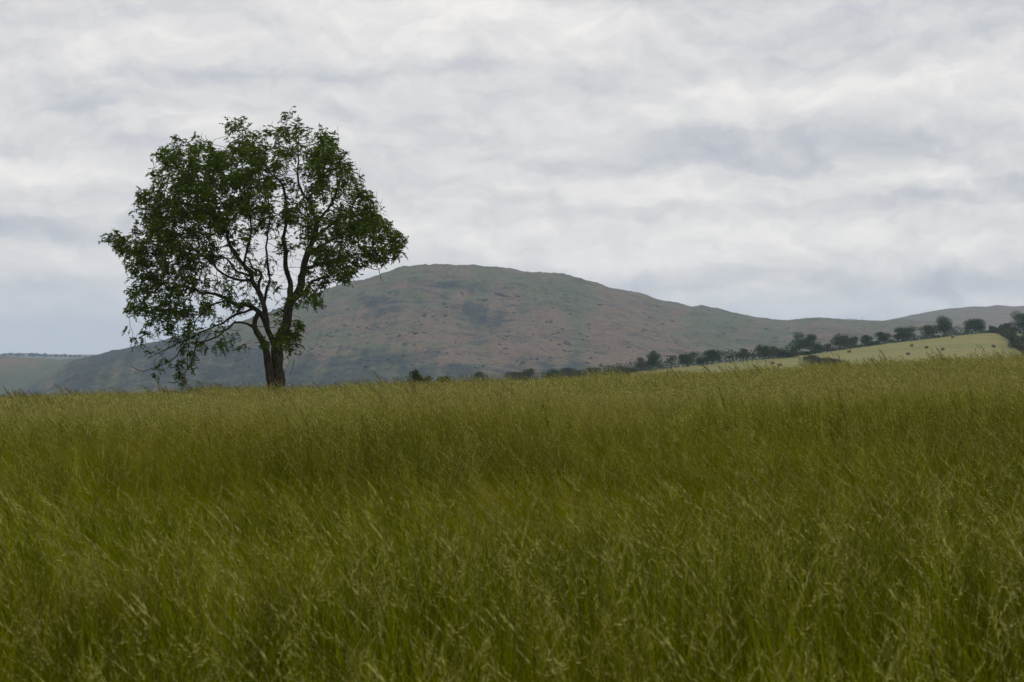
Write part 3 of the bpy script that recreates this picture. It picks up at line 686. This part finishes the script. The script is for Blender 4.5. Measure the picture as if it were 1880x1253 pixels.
def hedge(name, line, hgt, wid, kind, label, n_per=16.0, lf=.55):
    P = np.array([tuple(q) for q in line]); seg = np.linalg.norm(np.diff(P, axis=0), axis=1); L = np.concatenate([[0], np.cumsum(seg)])
    n = int(L[-1] * n_per); s = rng.uniform(0, L[-1], n)
    c = np.stack([np.interp(s, L, P[:, k]) for k in range(3)], -1)
    hh = hgt * (.65 + .95 * (vnoise(s / 9.0, s * 0, 3) * .6 + .4 * vnoise(s / 3.0, s * 0, 8)))
    a = rng.uniform(0, math.pi, n); r = rng.random(n) ** .4
    c += np.stack([rng.normal(size=n) * .3, np.cos(a) * wid * .5 * r, np.sin(a) * hh * r], -1)
    o0 = P[0].copy()
    u = rand_unit(n) * lf * .6; v = np.cross(u, rand_unit(n)); v /= np.linalg.norm(v, axis=1, keepdims=True) + 1e-9; v *= lf * .45
    Vv, Ff = quads(c - o0, u, v)
    r_ = empty(name, tuple(o0)); tag(r_, label, 'hedge', 'field hedges')
    link('foliage', mesh_np('foliage', Vv, Ff, 4, MT[kind]), r_)
hl = [knoll_pt(px, 1.0) for px in np.linspace(1100, 1465, 30)]
hedge('hedge', hl, 4.2, 4.0, 'oak', 'dark clipped hedge under the row of lower trees, beyond the small field strip', 34)
hl = [knoll_pt(px, 1.0) for px in np.linspace(1465, 1822, 34)]
hedge('hedge', hl, 1.6, 1.8, 'oak', 'dark hedge running uphill along the top of the hay field', 22)
hl = [at(px, py, D) for (px, py, D) in [(1818, 611, 1175), (1835, 614, 1140), (1850, 620, 1080), (1862, 630, 1010), (1872, 642, 950), (1885, 655, 900), (1905, 668, 870)]]
hedge('hedge', hl, 3.2, 5.0, 'olive', 'overgrown hedge curving down the right side of the hay field', 30, .7)
hl = [at(px, py, D) for (px, py, D) in [(1838, 607, 1180), (1860, 611, 1172), (1885, 614, 1165), (1925, 618, 1160)]]
hedge('hedge', hl, 2.6, 3.0, 'oak', 'dark skyline hedge below the big tree at the right edge', 26, .7)
for (px, top, base, wd, lab) in [(1868, 604, 650, 30, 'dark thicket below the big tree at the right edge of the hay field'), (1885, 600, 660, 36, 'leafy thicket filling the right edge beside the curving hedge')]:
    tree_at('hedgerow_bush', px, top, base, wd, 1000, 'oak', lab, 'bush', bush=True, group=GH)

# tiny trees on the far left horizon, further away
words = ['first', 'second', 'third', 'fourth', 'fifth', 'sixth', 'seventh', 'eighth', 'ninth', 'tenth', 'eleventh', 'twelfth', 'thirteenth', 'fourteenth', 'fifteenth', 'sixteenth', 'seventeenth', 'eighteenth', 'nineteenth', 'twentieth', 'twenty-first', 'twenty-second']
M_dist = leaf_mat('distant_leaf', (.020, .035, .015), (.045, .06, .03), .1, .1); MT['dist'] = M_dist
fx = [8, 18, 27, 35, 44, 55, 62, 69, 77, 84, 92, 103, 112, 120, 128, 137, 146, 158, 168]
for i, px in enumerate(fx):
    s = [.9, 1.1, .8, 1.0, .7, 1.2, 1.0, 1.1, .9, 1.15, .7, .9, .8, 1.0, .75, .7, .8, .6, .6][i]
    by = 653.0 + (.02 * px)
    tree_at('distant_tree', px + rng.uniform(-1.5, 1.5), by - 5.5 * s, by + .8, 8 * s + rng.uniform(-1, 2), 6900 + rng.uniform(-300, 300), 'dist',
            words[i] + ' from the left of the tiny blue trees on the far left horizon', 'tree', bush=(i % 3 == 0), group='tiny trees on the far left horizon')

# ------------------------------------------------------------------ hay bales
M_hay, hn, hb = mat('hay', rough=1, spec=.05)
hp = hn.node('ShaderNodeTexCoord').outputs['Object']
hn.link(hn.mix(hn.ramp(hn.noise(hn.vmul(hp, (1, 6, 6)), 3.0, 5, .7), .3, .7), (.10, .068, .038), (.20, .140, .085)), hb.inputs['Base Color'])
M_hay2, hn2, hb2 = mat('hay_cut', rough=1, spec=.05)
hp2 = hn2.node('ShaderNodeTexCoord').outputs['Object']; wv = hn2.node('ShaderNodeTexWave', wave_type='RINGS', rings_direction='X'); hn2.link(hp2, wv.inputs['Vector']); wv.inputs['Scale'].default_value = 2.2; wv.inputs['Distortion'].default_value = 3
hn2.link(hn2.mix(wv.outputs['Fac'], (.13, .085, .05), (.25, .180, .11)), hb2.inputs['Base Color'])
def bale(px, t, ang, label):
    g = knoll_pt(px, t); r = .60; L = .66
    root = empty('hay_bale', tuple(g)); root.rotation_euler = (0, 0, ang); tag(root, label, 'hay bale', 'round hay bales scattered on the mown slope')
    sides = 28; a = np.arange(sides) * 2 * math.pi / sides
    rr = r * (1 + .025 * np.sin(a * 5) + .02 * rng.normal(size=sides)); flat = np.maximum(np.sin(a) * rr, -.9 * r) + .88 * r
    xs_ = [-L, -L * .93, -L * .4, 0, L * .4, L * .93, L]; sc_ = [.93, 1, 1.01, .995, 1.01, 1, .93]
    V = np.concatenate([np.stack([np.full(sides, x), np.cos(a) * rr * s, (flat - .88 * r) * s + .88 * r], -1) for x, s in zip(xs_, sc_)])
    i = np.arange(sides * 7).reshape(7, sides); j = np.roll(i, -1, 1)
    link('wrap', mesh_np('wrap', V, np.stack([i[:-1], j[:-1], j[1:], i[1:]], -1).reshape(-1, 4), 4, M_hay, True), root)
    for s in (-1, 1):
        rings = [(.93, 0), (.6, .03), (.25, .045), (.02, .05)]
        V = np.concatenate([np.stack([np.full(sides, s * (L + o)), np.cos(a) * rr * q, (flat - .88 * r) * q + .88 * r], -1) for q, o in rings])
        i = np.arange(sides * 4).reshape(4, sides); j = np.roll(i, -1, 1)
        link('bale_end', mesh_np('bale_end', V, np.stack([i[:-1], j[:-1], j[1:], i[1:]], -1).reshape(-1, 4), 4, M_hay2, True), root)
def t_for(px, py):
    ts_ = np.linspace(0, 1, 600); q = knoll_pt(np.full(600, float(px)), ts_); yy = HORIZON - (q[:, 2] - EYE) / q[:, 1] * FPX
    return float(ts_[np.argmin(np.abs(yy - py))])
for (px, py, ang, lab) in [
    (1533, 643.5, .2, 'hay bale closest to the hedge at the upper left of the hay field'),
    (1559, 648, .3, 'hay bale slightly below and right of the leftmost one under the hedge'),
    (1601, 662.5, .6, 'low hay bale just above the tall grass, below the left half of the field'),
    (1667, 652, .4, 'hay bale low on the slope under the paired bales'),
    (1674, 636.5, -.2, 'left of two neighbouring hay bales in mid field'),
    (1701, 640, .35, 'right of two neighbouring hay bales in mid field'),
    (1731, 643.5, -.3, 'hay bale right of the neighbouring pair, a little lower'),
    (1749, 620.5, .1, 'highest hay bale, close under the hedge below the airy tree'),
    (1824, 638, .5, 'hay bale nearest the curving hedge on the right'),
    (1418, 669, .2, 'left of the two hay bales in the small lower field strip'),
    (1432, 672.5, -.3, 'right of the two hay bales in the small lower field strip')]:
    bale(px, t_for(px, py), ang, lab)

# ------------------------------------------------------------------ summit rocks
rockm, rn, rb = mat('tor_rock', rough=.95)
rn.link(rn.mix(rn.noise(rn.node('ShaderNodeNewGeometry').outputs['Position'], .6, 5, .7), (.05, .045, .045), (.17, .16, .14)), rb.inputs['Base Color'])
def rock(px, py, D, w_, h_, label):
    nu, nv = 18, 10; V = []
    for j in range(nv + 1):
        th = math.pi * j / nv
        for i in range(nu):
            ph = 2 * math.pi * i / nu; V.append((math.sin(th) * math.cos(ph), math.sin(th) * math.sin(ph), math.cos(th)))
    V = np.array(V); k = 1 + .9 * fbm(V[:, 0] * 2 + px, V[:, 1] * 2 + V[:, 2] * 1.7, 5, 4)
    V = np.sign(V) * np.abs(V) ** .7 * k[:, None] * np.array([w_ / 2, w_ / 3, h_])
    i = np.arange(nu * (nv + 1)).reshape(nv + 1, nu); j = np.roll(i, -1, 1)
    g = at(px, py - 1.0, D); h_ *= 1.5
    tag(link('rock_outcrop', mesh_np('rock_outcrop', V, np.stack([i[:-1], i[1:], j[1:], j[:-1]], -1).reshape(-1, 4), 4, rockm), loc=g), label, 'rock', 'rock outcrops on the hilltop ridge')
def RD(px): return 3750 + 350 * math.sin((px - 500) / 700.0)
rock(1014, 517, RD(1014), 16, 5.2, 'flat-topped rocky tor on the ridge right of the summit')
rock(846, 497, RD(846), 16, 3.4, 'low rocks on the highest point of the hill')
rock(744, 504.5, RD(744), 12, 3.8, 'rock step where the left shoulder of the hill meets the summit plateau')
rock(714, 515, RD(714), 9, 3.4, 'small rock knob on the left shoulder of the hill')
rock(1293, 568, RD(1293), 14, 4.0, 'rocky knob on the lower right ridge of the hill')
rock(1075, 525, RD(1075), 12, 3.6, 'rocks on the ridge between the tor and the right shoulder')
# crags on the face of the hill and low gorse scattered over it
hv = np.zeros((len(bpy.data.objects['main_hill'].data.vertices), 3), np.float32)
bpy.data.objects['main_hill'].data.vertices.foreach_get('co', hv.ravel()); hv = hv.astype(float)
hpx = hv[:, 0] / hv[:, 1] * FPX + 940; hpy = HORIZON - (hv[:, 2] - EYE) / hv[:, 1] * FPX
front = np.tile(np.repeat(np.arange(230 + 14), 900) < 226, 1)
def on_hill(px, py):
    q = (hpx - px) ** 2 + 4 * (hpy - py) ** 2 + 1e6 * (~front); return hv[int(np.argmin(q))]
def crag(px, py, w_, h_, ang, label):
    nu, nv = 30, 12; V = []
    for j in range(nv + 1):
        th = math.pi * j / nv
        for i in range(nu):
            ph = 2 * math.pi * i / nu; V.append((math.sin(th) * math.cos(ph), math.sin(th) * math.sin(ph), math.cos(th)))
    V = np.array(V); k = 1 + 1.1 * fbm(V[:, 0] * 5 + px, V[:, 1] * 2 + V[:, 2] * 3.1, 5, 4, .65)
    V = V * k[:, None] * np.array([w_ / 2, w_ / 7, h_]); c_, s_ = math.cos(ang), math.sin(ang)
    V[:, 2] -= V[:, 0] * math.tan(ang); i = np.arange(nu * (nv + 1)).reshape(nv + 1, nu); j = np.roll(i, -1, 1)
    tag(link('rock_outcrop', mesh_np('rock_outcrop', V, np.stack([i[:-1], i[1:], j[1:], j[:-1]], -1).reshape(-1, 4), 4, rockm), loc=on_hill(px, py)), label, 'rock', 'dark crags on the face of the hill')
crag(930, 543, 32, 2.6, .30, 'dark slanting crag high on the face of the hill below the summit')
crag(884, 550, 17, 2.0, .0, 'small dark crag left of the slanting one on the hill face')
crag(1120, 562, 24, 2.2, .12, 'dark crag high on the right shoulder of the hill')
crag(1043, 632, 9, 4.0, .4, 'short steep rock in the gully low on the right of the hill')
pr = (.04 + .9 * np.clip(fbm(hpx / 46, hpy / 15, 301, 4, .6) + .02, 0, 1) + .5 * np.clip(fbm(hpx / 150, hpy / 40, 303, 3), 0, 1)) * (.35 + blob(hpx, hpy, 960, 650, 220, 30) + .8 * blob(hpx, hpy, 640, 650, 200, 40) + .6 * blob(hpx, hpy, 1180, 600, 140, 60) + .5 * blob(hpx, hpy, 780, 590, 120, 40))
cand = np.where(front & (hpy < 705) & (hpx > -60) & (hpx < 2000) & (np.roll(hpy, 900) > hpy))[0]
gsel = cand[rng.random(len(cand)) < pr[cand] * .30 * (hpy[cand] > np.interp(hpx[cand], [-100, 240, 742, 1100, 1500, 2000], [690, 652, 516, 545, 606, 620]))]
ng_ = len(gsel); rr_ = .5 + 1.7 * rng.random(ng_) ** 1.6 ; V = []; F = []
base_v = np.array([(math.cos(a) * q, math.sin(a) * q, z) for q, z in ((1, 0), (.8, .42), (.35, .68)) for a in np.arange(7) * 2 * math.pi / 7] + [(0, 0, .75)])
fq = [(i + 7 * l, (i + 1) % 7 + 7 * l, (i + 1) % 7 + 7 * (l + 1), i + 7 * (l + 1)) for l in range(2) for i in range(7)] + [(14 + i, 14 + (i + 1) % 7, 21, 21) for i in range(7)]
gv = hv[gsel][:, None] + (base_v[None] + rng.normal(size=(ng_, 22, 3)) * .14) * rr_[:, None, None] * np.array([1.25, 1, .9]) + rng.normal(size=(ng_, 1, 3)) * np.array([3, 3, 0]) - np.array([0, 0, .3])
fa = (np.array(fq[:14])[None] + (np.arange(ng_) * 22)[:, None, None]).reshape(-1, 4)
ft = np.array([(a, b, 21) for a, b, _, _ in fq[14:]])[None] + (np.arange(ng_) * 22)[:, None, None]
gme = bpy.data.meshes.new('gorse_scrub'); gme.from_pydata(gv.reshape(-1, 3).tolist(), [], fa.tolist() + ft.reshape(-1, 3).tolist()); gme.materials.append(leaf_mat('gorse_leaf', (.030, .036, .026), (.066, .068, .044), .1, .02))
tag(link('gorse_scrub', gme), 'low dark gorse and bracken scattered over the face of the hill', 'scrub', kind='stuff'); print('gorse', ng_)
# radio mast on the far skyline
mb = at(1582.5, 593, 8800); mr = empty('radio_mast', tuple(mb)); tag(mr, 'faint thin radio mast on the skyline in the gap between the hills', 'mast')
mm, _, _ = mat('mast_steel', (.25, .25, .26), .6)
ch = []
for k in range(3):
    a = k * 2.094; q = np.array([[2.0 * math.cos(a), 2.0 * math.sin(a), 0], [.6 * math.cos(a), .6 * math.sin(a), 19]]); ch.append((q, np.array([.3, .2])))
for z in range(0, 18, 3):
    for k in range(3):
        a = k * 2.094; b = a + 2.094; r1 = 2 - 1.4 * z / 19; r2 = 2 - 1.4 * (z + 3) / 19
        ch.append((np.array([[r1 * math.cos(a), r1 * math.sin(a), z], [r2 * math.cos(b), r2 * math.sin(b), z + 3]]), np.array([.14, .14])))
V, F = tubes(ch, 4); link('lattice', mesh_np('lattice', V, F, 4, mm), mr)
V, F = tubes([(np.array([[0, 0, 16.], [0, 0, 24.]]), np.array([.35, .2])), (np.array([[-1.6, 0, 15.], [1.6, 0, 15.]]), np.array([.5, .5]))], 6); link('antenna', mesh_np('antenna', V, F, 4, mm), mr)

# ------------------------------------------------------------------ GRASS (stuff)
def grass_mat(name, low, high, var, trans=.3, tint=.5, pale=(.29, .28, .10), rust=(.085, .074, .006)):
    m = bpy.data.materials.new(name); m.use_nodes = True; n = NT(m.node_tree); n.n.clear()
    out = n.node('ShaderNodeOutputMaterial'); d = n.node('ShaderNodeBsdfDiffuse'); t = n.node('ShaderNodeBsdfTranslucent')
    geo = n.node('ShaderNodeNewGeometry'); oi = n.node('ShaderNodeObjectInfo')
    big = n.noise(geo.outputs['Position'], .35, 4, .6); mid_ = n.noise(n.vmul(geo.outputs['Position'], (1.5, .5, .16)), 5.0, 4, .7)
    f = n.math('ADD', n.math('MULTIPLY', geo.outputs['Random Per Island'], .7), n.math('MULTIPLY', n.math('SUBTRACT', mid_, .5), 2.4), clamp=True)
    c = n.mix(n.ramp(f, .05, .95), low, high)
    c = n.mix(n.math('MULTIPLY', n.ramp(big, .42, .66), tint), c, var)
    # paler straw up the meadow, with wind sheen painted in; rustier band before it
    ps = n.node('ShaderNodeSeparateXYZ'); n.link(geo.outputs['Position'], ps.inputs[0])
    yy = n.math('ADD', ps.outputs[1], n.math('MULTIPLY', n.math('SUBTRACT', n.noise(geo.outputs['Position'], .12, 4, .6), .5), 34))
    c = n.mix(n.math('MULTIPLY', n.ramp(yy, 25, 60), .34), c, pale)
    band = n.math('MULTIPLY', n.ramp(yy, 13, 20), n.math('SUBTRACT', 1.0, n.ramp(yy, 24, 34)))
    c = n.mix(n.math('MULTIPLY', band, .30), c, rust)
    n.link(c, d.inputs[0]); n.link(n.mix(1.0, c, (1.1, 1.15, .6), 'MULTIPLY'), t.inputs[0])
    a = n.node('ShaderNodeMixShader'); a.inputs[0].default_value = trans; n.link(d.outputs[0], a.inputs[1]); n.link(t.outputs[0], a.inputs[2])
    n.link(a.outputs[0], out.inputs[0])
    return m
M_blade = grass_mat('grass_blade', (.024, .040, .0004), (.280, .315, .003), (.180, .170, .003), .35, pale=(.27, .26, .06))
M_stem = grass_mat('grass_stem', (.045, .048, .003), (.340, .320, .045), (.150, .120, .014), .2)
M_head = grass_mat('grass_head', (.090, .090, .014), (.560, .525, .185), (.250, .195, .065), .25)
M_dock = grass_mat('dock_stalk', (.050, .032, .012), (.11, .075, .03), (.07, .05, .02), .1)
def ribbon(base, hgt, lean, side_dir, width, nseg, curl, tipw=.1):
    """bent ribbon; returns centre points (n, nseg+1, 3) and quads"""
    n = len(base); t = np.linspace(0, 1, nseg + 1)[None, :, None]
    up = np.array([0, 0, 1.0])[None, None]
    ln = lean[:, None, :]; c = base[:, None] + up * hgt[:, None, None] * (t - curl[:, None, None] * t ** 3 * .5) + ln * hgt[:, None, None] * (t * .25 + t ** 2.4)
    wd = width[:, None, None] * (1 - (1 - tipw) * t)
    sd = side_dir[:, None, :]
    L = c - sd * wd; Rr_ = c + sd * wd
    V = np.stack([L, Rr_], 2).reshape(n, -1, 3)
    k = np.arange(nseg); q = np.stack([2 * k, 2 * k + 1, 2 * k + 3, 2 * k + 2], -1)
    F = (np.arange(n) * (2 * nseg + 2))[:, None, None] + q[None]
    return c, V.reshape(-1, 3), F.reshape(-1, 4)
def patch(name, size, n_stem, n_leaf, wstem, wleaf, head_w, nq, lean_mu, H=.72, head_frac=.85, segs=4, dock=0, seed=0):
    Vs = []; Fs = []; Ms = []; off = 0
    def put(V, F, m):
        nonlocal off
        Vs.append(V); Fs.append(F + off); Ms.append(np.full(len(F), m)); off += len(V)
    wind = np.array([-1, .15, 0.0])
    def sides(n):
        a = rng.uniform(-.9, .9, n); return np.stack([np.cos(a), np.sin(a), 0 * a], -1)
    # leaves
    n = n_leaf; b = np.stack([rng.uniform(-.5, .5, n) * size, rng.uniform(-.5, .5, n) * size, np.zeros(n) - .03], -1)
    h = H * rng.uniform(.4, 1.08, n); ln = wind[None] * rng.normal(lean_mu * .8, .10, n)[:, None] + rng.normal(size=(n, 3)) * .09 * np.array([1, 1, 0])
    _, V, F = ribbon(b, h, ln, sides(n), wleaf * rng.uniform(.6, 1.3, n), segs, rng.uniform(0, .25, n)); put(V, F, 0)
    # stems
    n = n_stem; b = np.stack([rng.uniform(-.5, .5, n) * size, rng.uniform(-.5, .5, n) * size, np.zeros(n) - .03], -1)
    h = H * np.clip(rng.normal(.95, .18, n), .5, 1.6); ln = wind[None] * np.clip(rng.normal(lean_mu, .17, n), -.15, 1.2)[:, None] + rng.normal(size=(n, 3)) * .09 * np.array([1, 1, 0])
    c, V, F = ribbon(b, h, ln, sides(n), np.full(n, wstem), segs, rng.uniform(.1, .5, n), .4); put(V, F, 1)
    # seed heads: spikelets along the last stretch
    hs = rng.random(n) < head_frac; p1 = c[hs, -1]; p0 = c[hs, -2]; m = hs.sum()
    d = p1 - p0; ll = np.linalg.norm(d, axis=1, keepdims=True); d = d / ll
    hl_ = rng.uniform(.07, .17, m)[:, None]; open_ = rng.uniform(.5, 1.6, m)[:, None]
    for k in range(nq):
        t = (k + rng.random((m, 1))) / nq
        cc = p1 - d * (hl_ * (1 - t) * 1.0) + d * hl_ * .15
        o = rand_unit(m); o -= d * (o * d).sum(1, keepdims=True); o /= np.linalg.norm(o, axis=1, keepdims=True)
        ud = d + o * .55 * open_; ud /= np.linalg.norm(ud, axis=1, keepdims=True)
        u = ud * hl_ * (.75 / nq + .06); wv_ = np.cross(ud, rand_unit(m)); wv_ /= np.linalg.norm(wv_, axis=1, keepdims=True)
        V, F = quads(cc + u * .8, u, wv_ * head_w * (1.15 - .6 * t)); put(V, F, 2)
    if dock:
        n = dock; b = np.stack([rng.uniform(-.5, .5, n) * size, rng.uniform(-.5, .5, n) * size, np.zeros(n)], -1)
        h = H * rng.uniform(1.1, 1.55, n); ln = wind[None] * np.clip(rng.normal(.25, .15, n), 0, .6)[:, None]
        c, V, F = ribbon(b, h, ln, sides(n), np.full(n, wstem * 1.5), segs, rng.uniform(0, .2, n), .5); put(V, F, 3)
        for k in range(7):
            t = rng.uniform(0, 1, (n, 1)); cc = c[:, -2] + (c[:, -1] - c[:, -2]) * t; u = np.array([[-.2, 0, 1.0]]) * .035 + rng.normal(size=(n, 3)) * .008
            wv_ = np.cross(u, rand_unit(n)); wv_ /= np.linalg.norm(wv_, axis=1, keepdims=True); V, F = quads(cc, u, wv_ * wstem * 2.6); put(V, F, 3)
    me = mesh_np(name, np.concatenate(Vs), np.concatenate(Fs), 4, [M_blade, M_stem, M_head, M_dock], False, np.concatenate(Ms))
    return bpy.data.objects.new(name, me)
protos = bpy.data.collections.new('grass_tufts')
specs = []
for i, (lm) in enumerate([.10, .20, .34, .2]):     # near
    specs.append(('near', patch('a_tuft', .40, 24, 84, .0015, .0036, .0019, 16, lm, .84, head_frac=.7)))
for i, (lm) in enumerate([.14, .26, .42, .2]):        # middle
    specs.append(('mid', patch('b_tuft', .8, 76, 180, .0024, .0052, .0036, 8, lm, .75, head_frac=.7, segs=3, dock=1 if i == 3 else 0)))
for i, (lm) in enumerate([.30, .55, .85, .35]):       # far
    specs.append(('far', patch('c_tuft', 1.6, 170, 120, .0075, .0110, .0150, 4, lm, .70, head_frac=.95, segs=3, dock=5 if i == 3 else 0)))
for i, (k, o) in enumerate(specs):
    o.name = f'tuft_{i:02d}'; protos.objects.link(o)
pts = []; idx = []; rot = []; scl = []
def scatter(r0, r1, dens, base_i, half):
    y0, y1 = r0, r1
    area_n = int(dens * half * (y1 ** 2 - y0 ** 2) + dens * 8 * (y1 - y0))
    y = np.sqrt(rng.uniform(y0 ** 2, y1 ** 2, area_n)); x = rng.uniform(-1, 1, area_n) * (half * y + 2.0)
    z = field_z(x, y)
    gust = fbm(x / 9 + .02 * y, y / 14, 61, 3) * 2.2 + .5 + .25 * np.clip((y - 30) / 50, 0, 1) * np.clip(x / 10, -1, 1)
    v = np.clip((gust * 3).astype(int), 0, 2); dk = rng.random(area_n) < np.where(y > 80, .13, .035); v = np.where(dk, 3, v)
    hv = 1 + .45 * fbm(x / 1.6, y / 1.6, 67, 3) * 2 + rng.normal(size=area_n) * .12
    pts.append(np.stack([x, y, z], -1)); idx.append(base_i + v)
    rot.append(np.stack([rng.normal(size=area_n) * .05, rng.normal(size=area_n) * .05, rng.normal(size=area_n) * .35], -1))
    scl.append(np.stack([np.ones(area_n), np.ones(area_n), np.clip(hv, .65, 1.5)], -1))
scatter(3.0, 24, 9.5, 0, .27)
scatter(22, 58, 2.6, 4, .27)
scatter(55, 124, .95, 8, .27)
pts = np.concatenate(pts); idx = np.concatenate(idx); rot = np.concatenate(rot); scl = np.concatenate(scl)
d_tree = np.hypot(pts[:, 0] - ROOT[0], pts[:, 1] - ROOT[1]); 
me = bpy.data.meshes.new('grass'); me.vertices.add(len(pts)); me.vertices.foreach_set('co', pts.astype(np.float32).ravel())
a = me.attributes.new('idx', 'INT', 'POINT'); a.data.foreach_set('value', idx.astype(np.int32))
a = me.attributes.new('rot', 'FLOAT_VECTOR', 'POINT'); a.data.foreach_set('vector', rot.astype(np.float32).ravel())
a = me.attributes.new('scl', 'FLOAT_VECTOR', 'POINT'); a.data.foreach_set('vector', scl.astype(np.float32).ravel())
for m_ in (M_blade, M_stem, M_head, M_dock): me.materials.append(m_)
grass = link('grass', me)
tag(grass, 'tall wind-combed meadow grass in seed filling the foreground', 'grass', kind='stuff')
ng = bpy.data.node_groups.new('grass_scatter', 'GeometryNodeTree')
ng.interface.new_socket('Geometry', in_out='INPUT', socket_type='NodeSocketGeometry'); ng.interface.new_socket('Geometry', in_out='OUTPUT', socket_type='NodeSocketGeometry')
gi_ = ng.nodes.new('NodeGroupInput'); go_ = ng.nodes.new('NodeGroupOutput')
ci = ng.nodes.new('GeometryNodeCollectionInfo'); ci.inputs['Collection'].default_value = protos; ci.inputs['Separate Children'].default_value = True; ci.inputs['Reset Children'].default_value = True
iop = ng.nodes.new('GeometryNodeInstanceOnPoints'); iop.inputs['Pick Instance'].default_value = True
def named(nm, typ):
    q = ng.nodes.new('GeometryNodeInputNamedAttribute'); q.data_type = typ; q.inputs['Name'].default_value = nm
    return [s for s in q.outputs if s.enabled][0]
ng.links.new(gi_.outputs[0], iop.inputs['Points']); ng.links.new(ci.outputs[0], iop.inputs['Instance'])
ng.links.new(named('idx', 'INT'), iop.inputs['Instance Index'])
e2r = ng.nodes.new('FunctionNodeEulerToRotation'); ng.links.new(named('rot', 'FLOAT_VECTOR'), e2r.inputs[0]); ng.links.new(e2r.outputs[0], iop.inputs['Rotation'])
ng.links.new(named('scl', 'FLOAT_VECTOR'), iop.inputs['Scale']); ng.links.new(iop.outputs[0], go_.inputs[0])
md = grass.modifiers.new('scatter', 'NODES'); md.node_group = ng
print('grass points', len(pts))

# ------------------------------------------------------------------ haze
HZ = 6.3e-5
hme = bpy.data.meshes.new('haze')
x0, x1, y0, y1, z0, z1 = -9000, 9000, -400, 16000, -75, 205
hme.from_pydata([(x0, y0, z0), (x1, y0, z0), (x1, y1, z0), (x0, y1, z0), (x0, y0, z1), (x1, y0, z1), (x1, y1, z1), (x0, y1, z1)], [],
                [(3, 2, 1, 0), (4, 5, 6, 7), (0, 1, 5, 4), (1, 2, 6, 5), (2, 3, 7, 6), (3, 0, 4, 7)])
hmat = bpy.data.materials.new('haze'); hmat.use_nodes = True; hnt = hmat.node_tree; hnt.nodes.clear()
ho = hnt.nodes.new('ShaderNodeOutputMaterial'); pv = hnt.nodes.new('ShaderNodeVolumePrincipled')
pv.inputs['Color'].default_value = (.61, .77, 1.0, 1); pv.inputs['Density'].default_value = HZ; pv.inputs['Anisotropy'].default_value = 0.2
hnt.links.new(pv.outputs[0], ho.inputs['Volume']); hme.materials.append(hmat)
hz = link('haze', hme); tag(hz, kind='stuff')
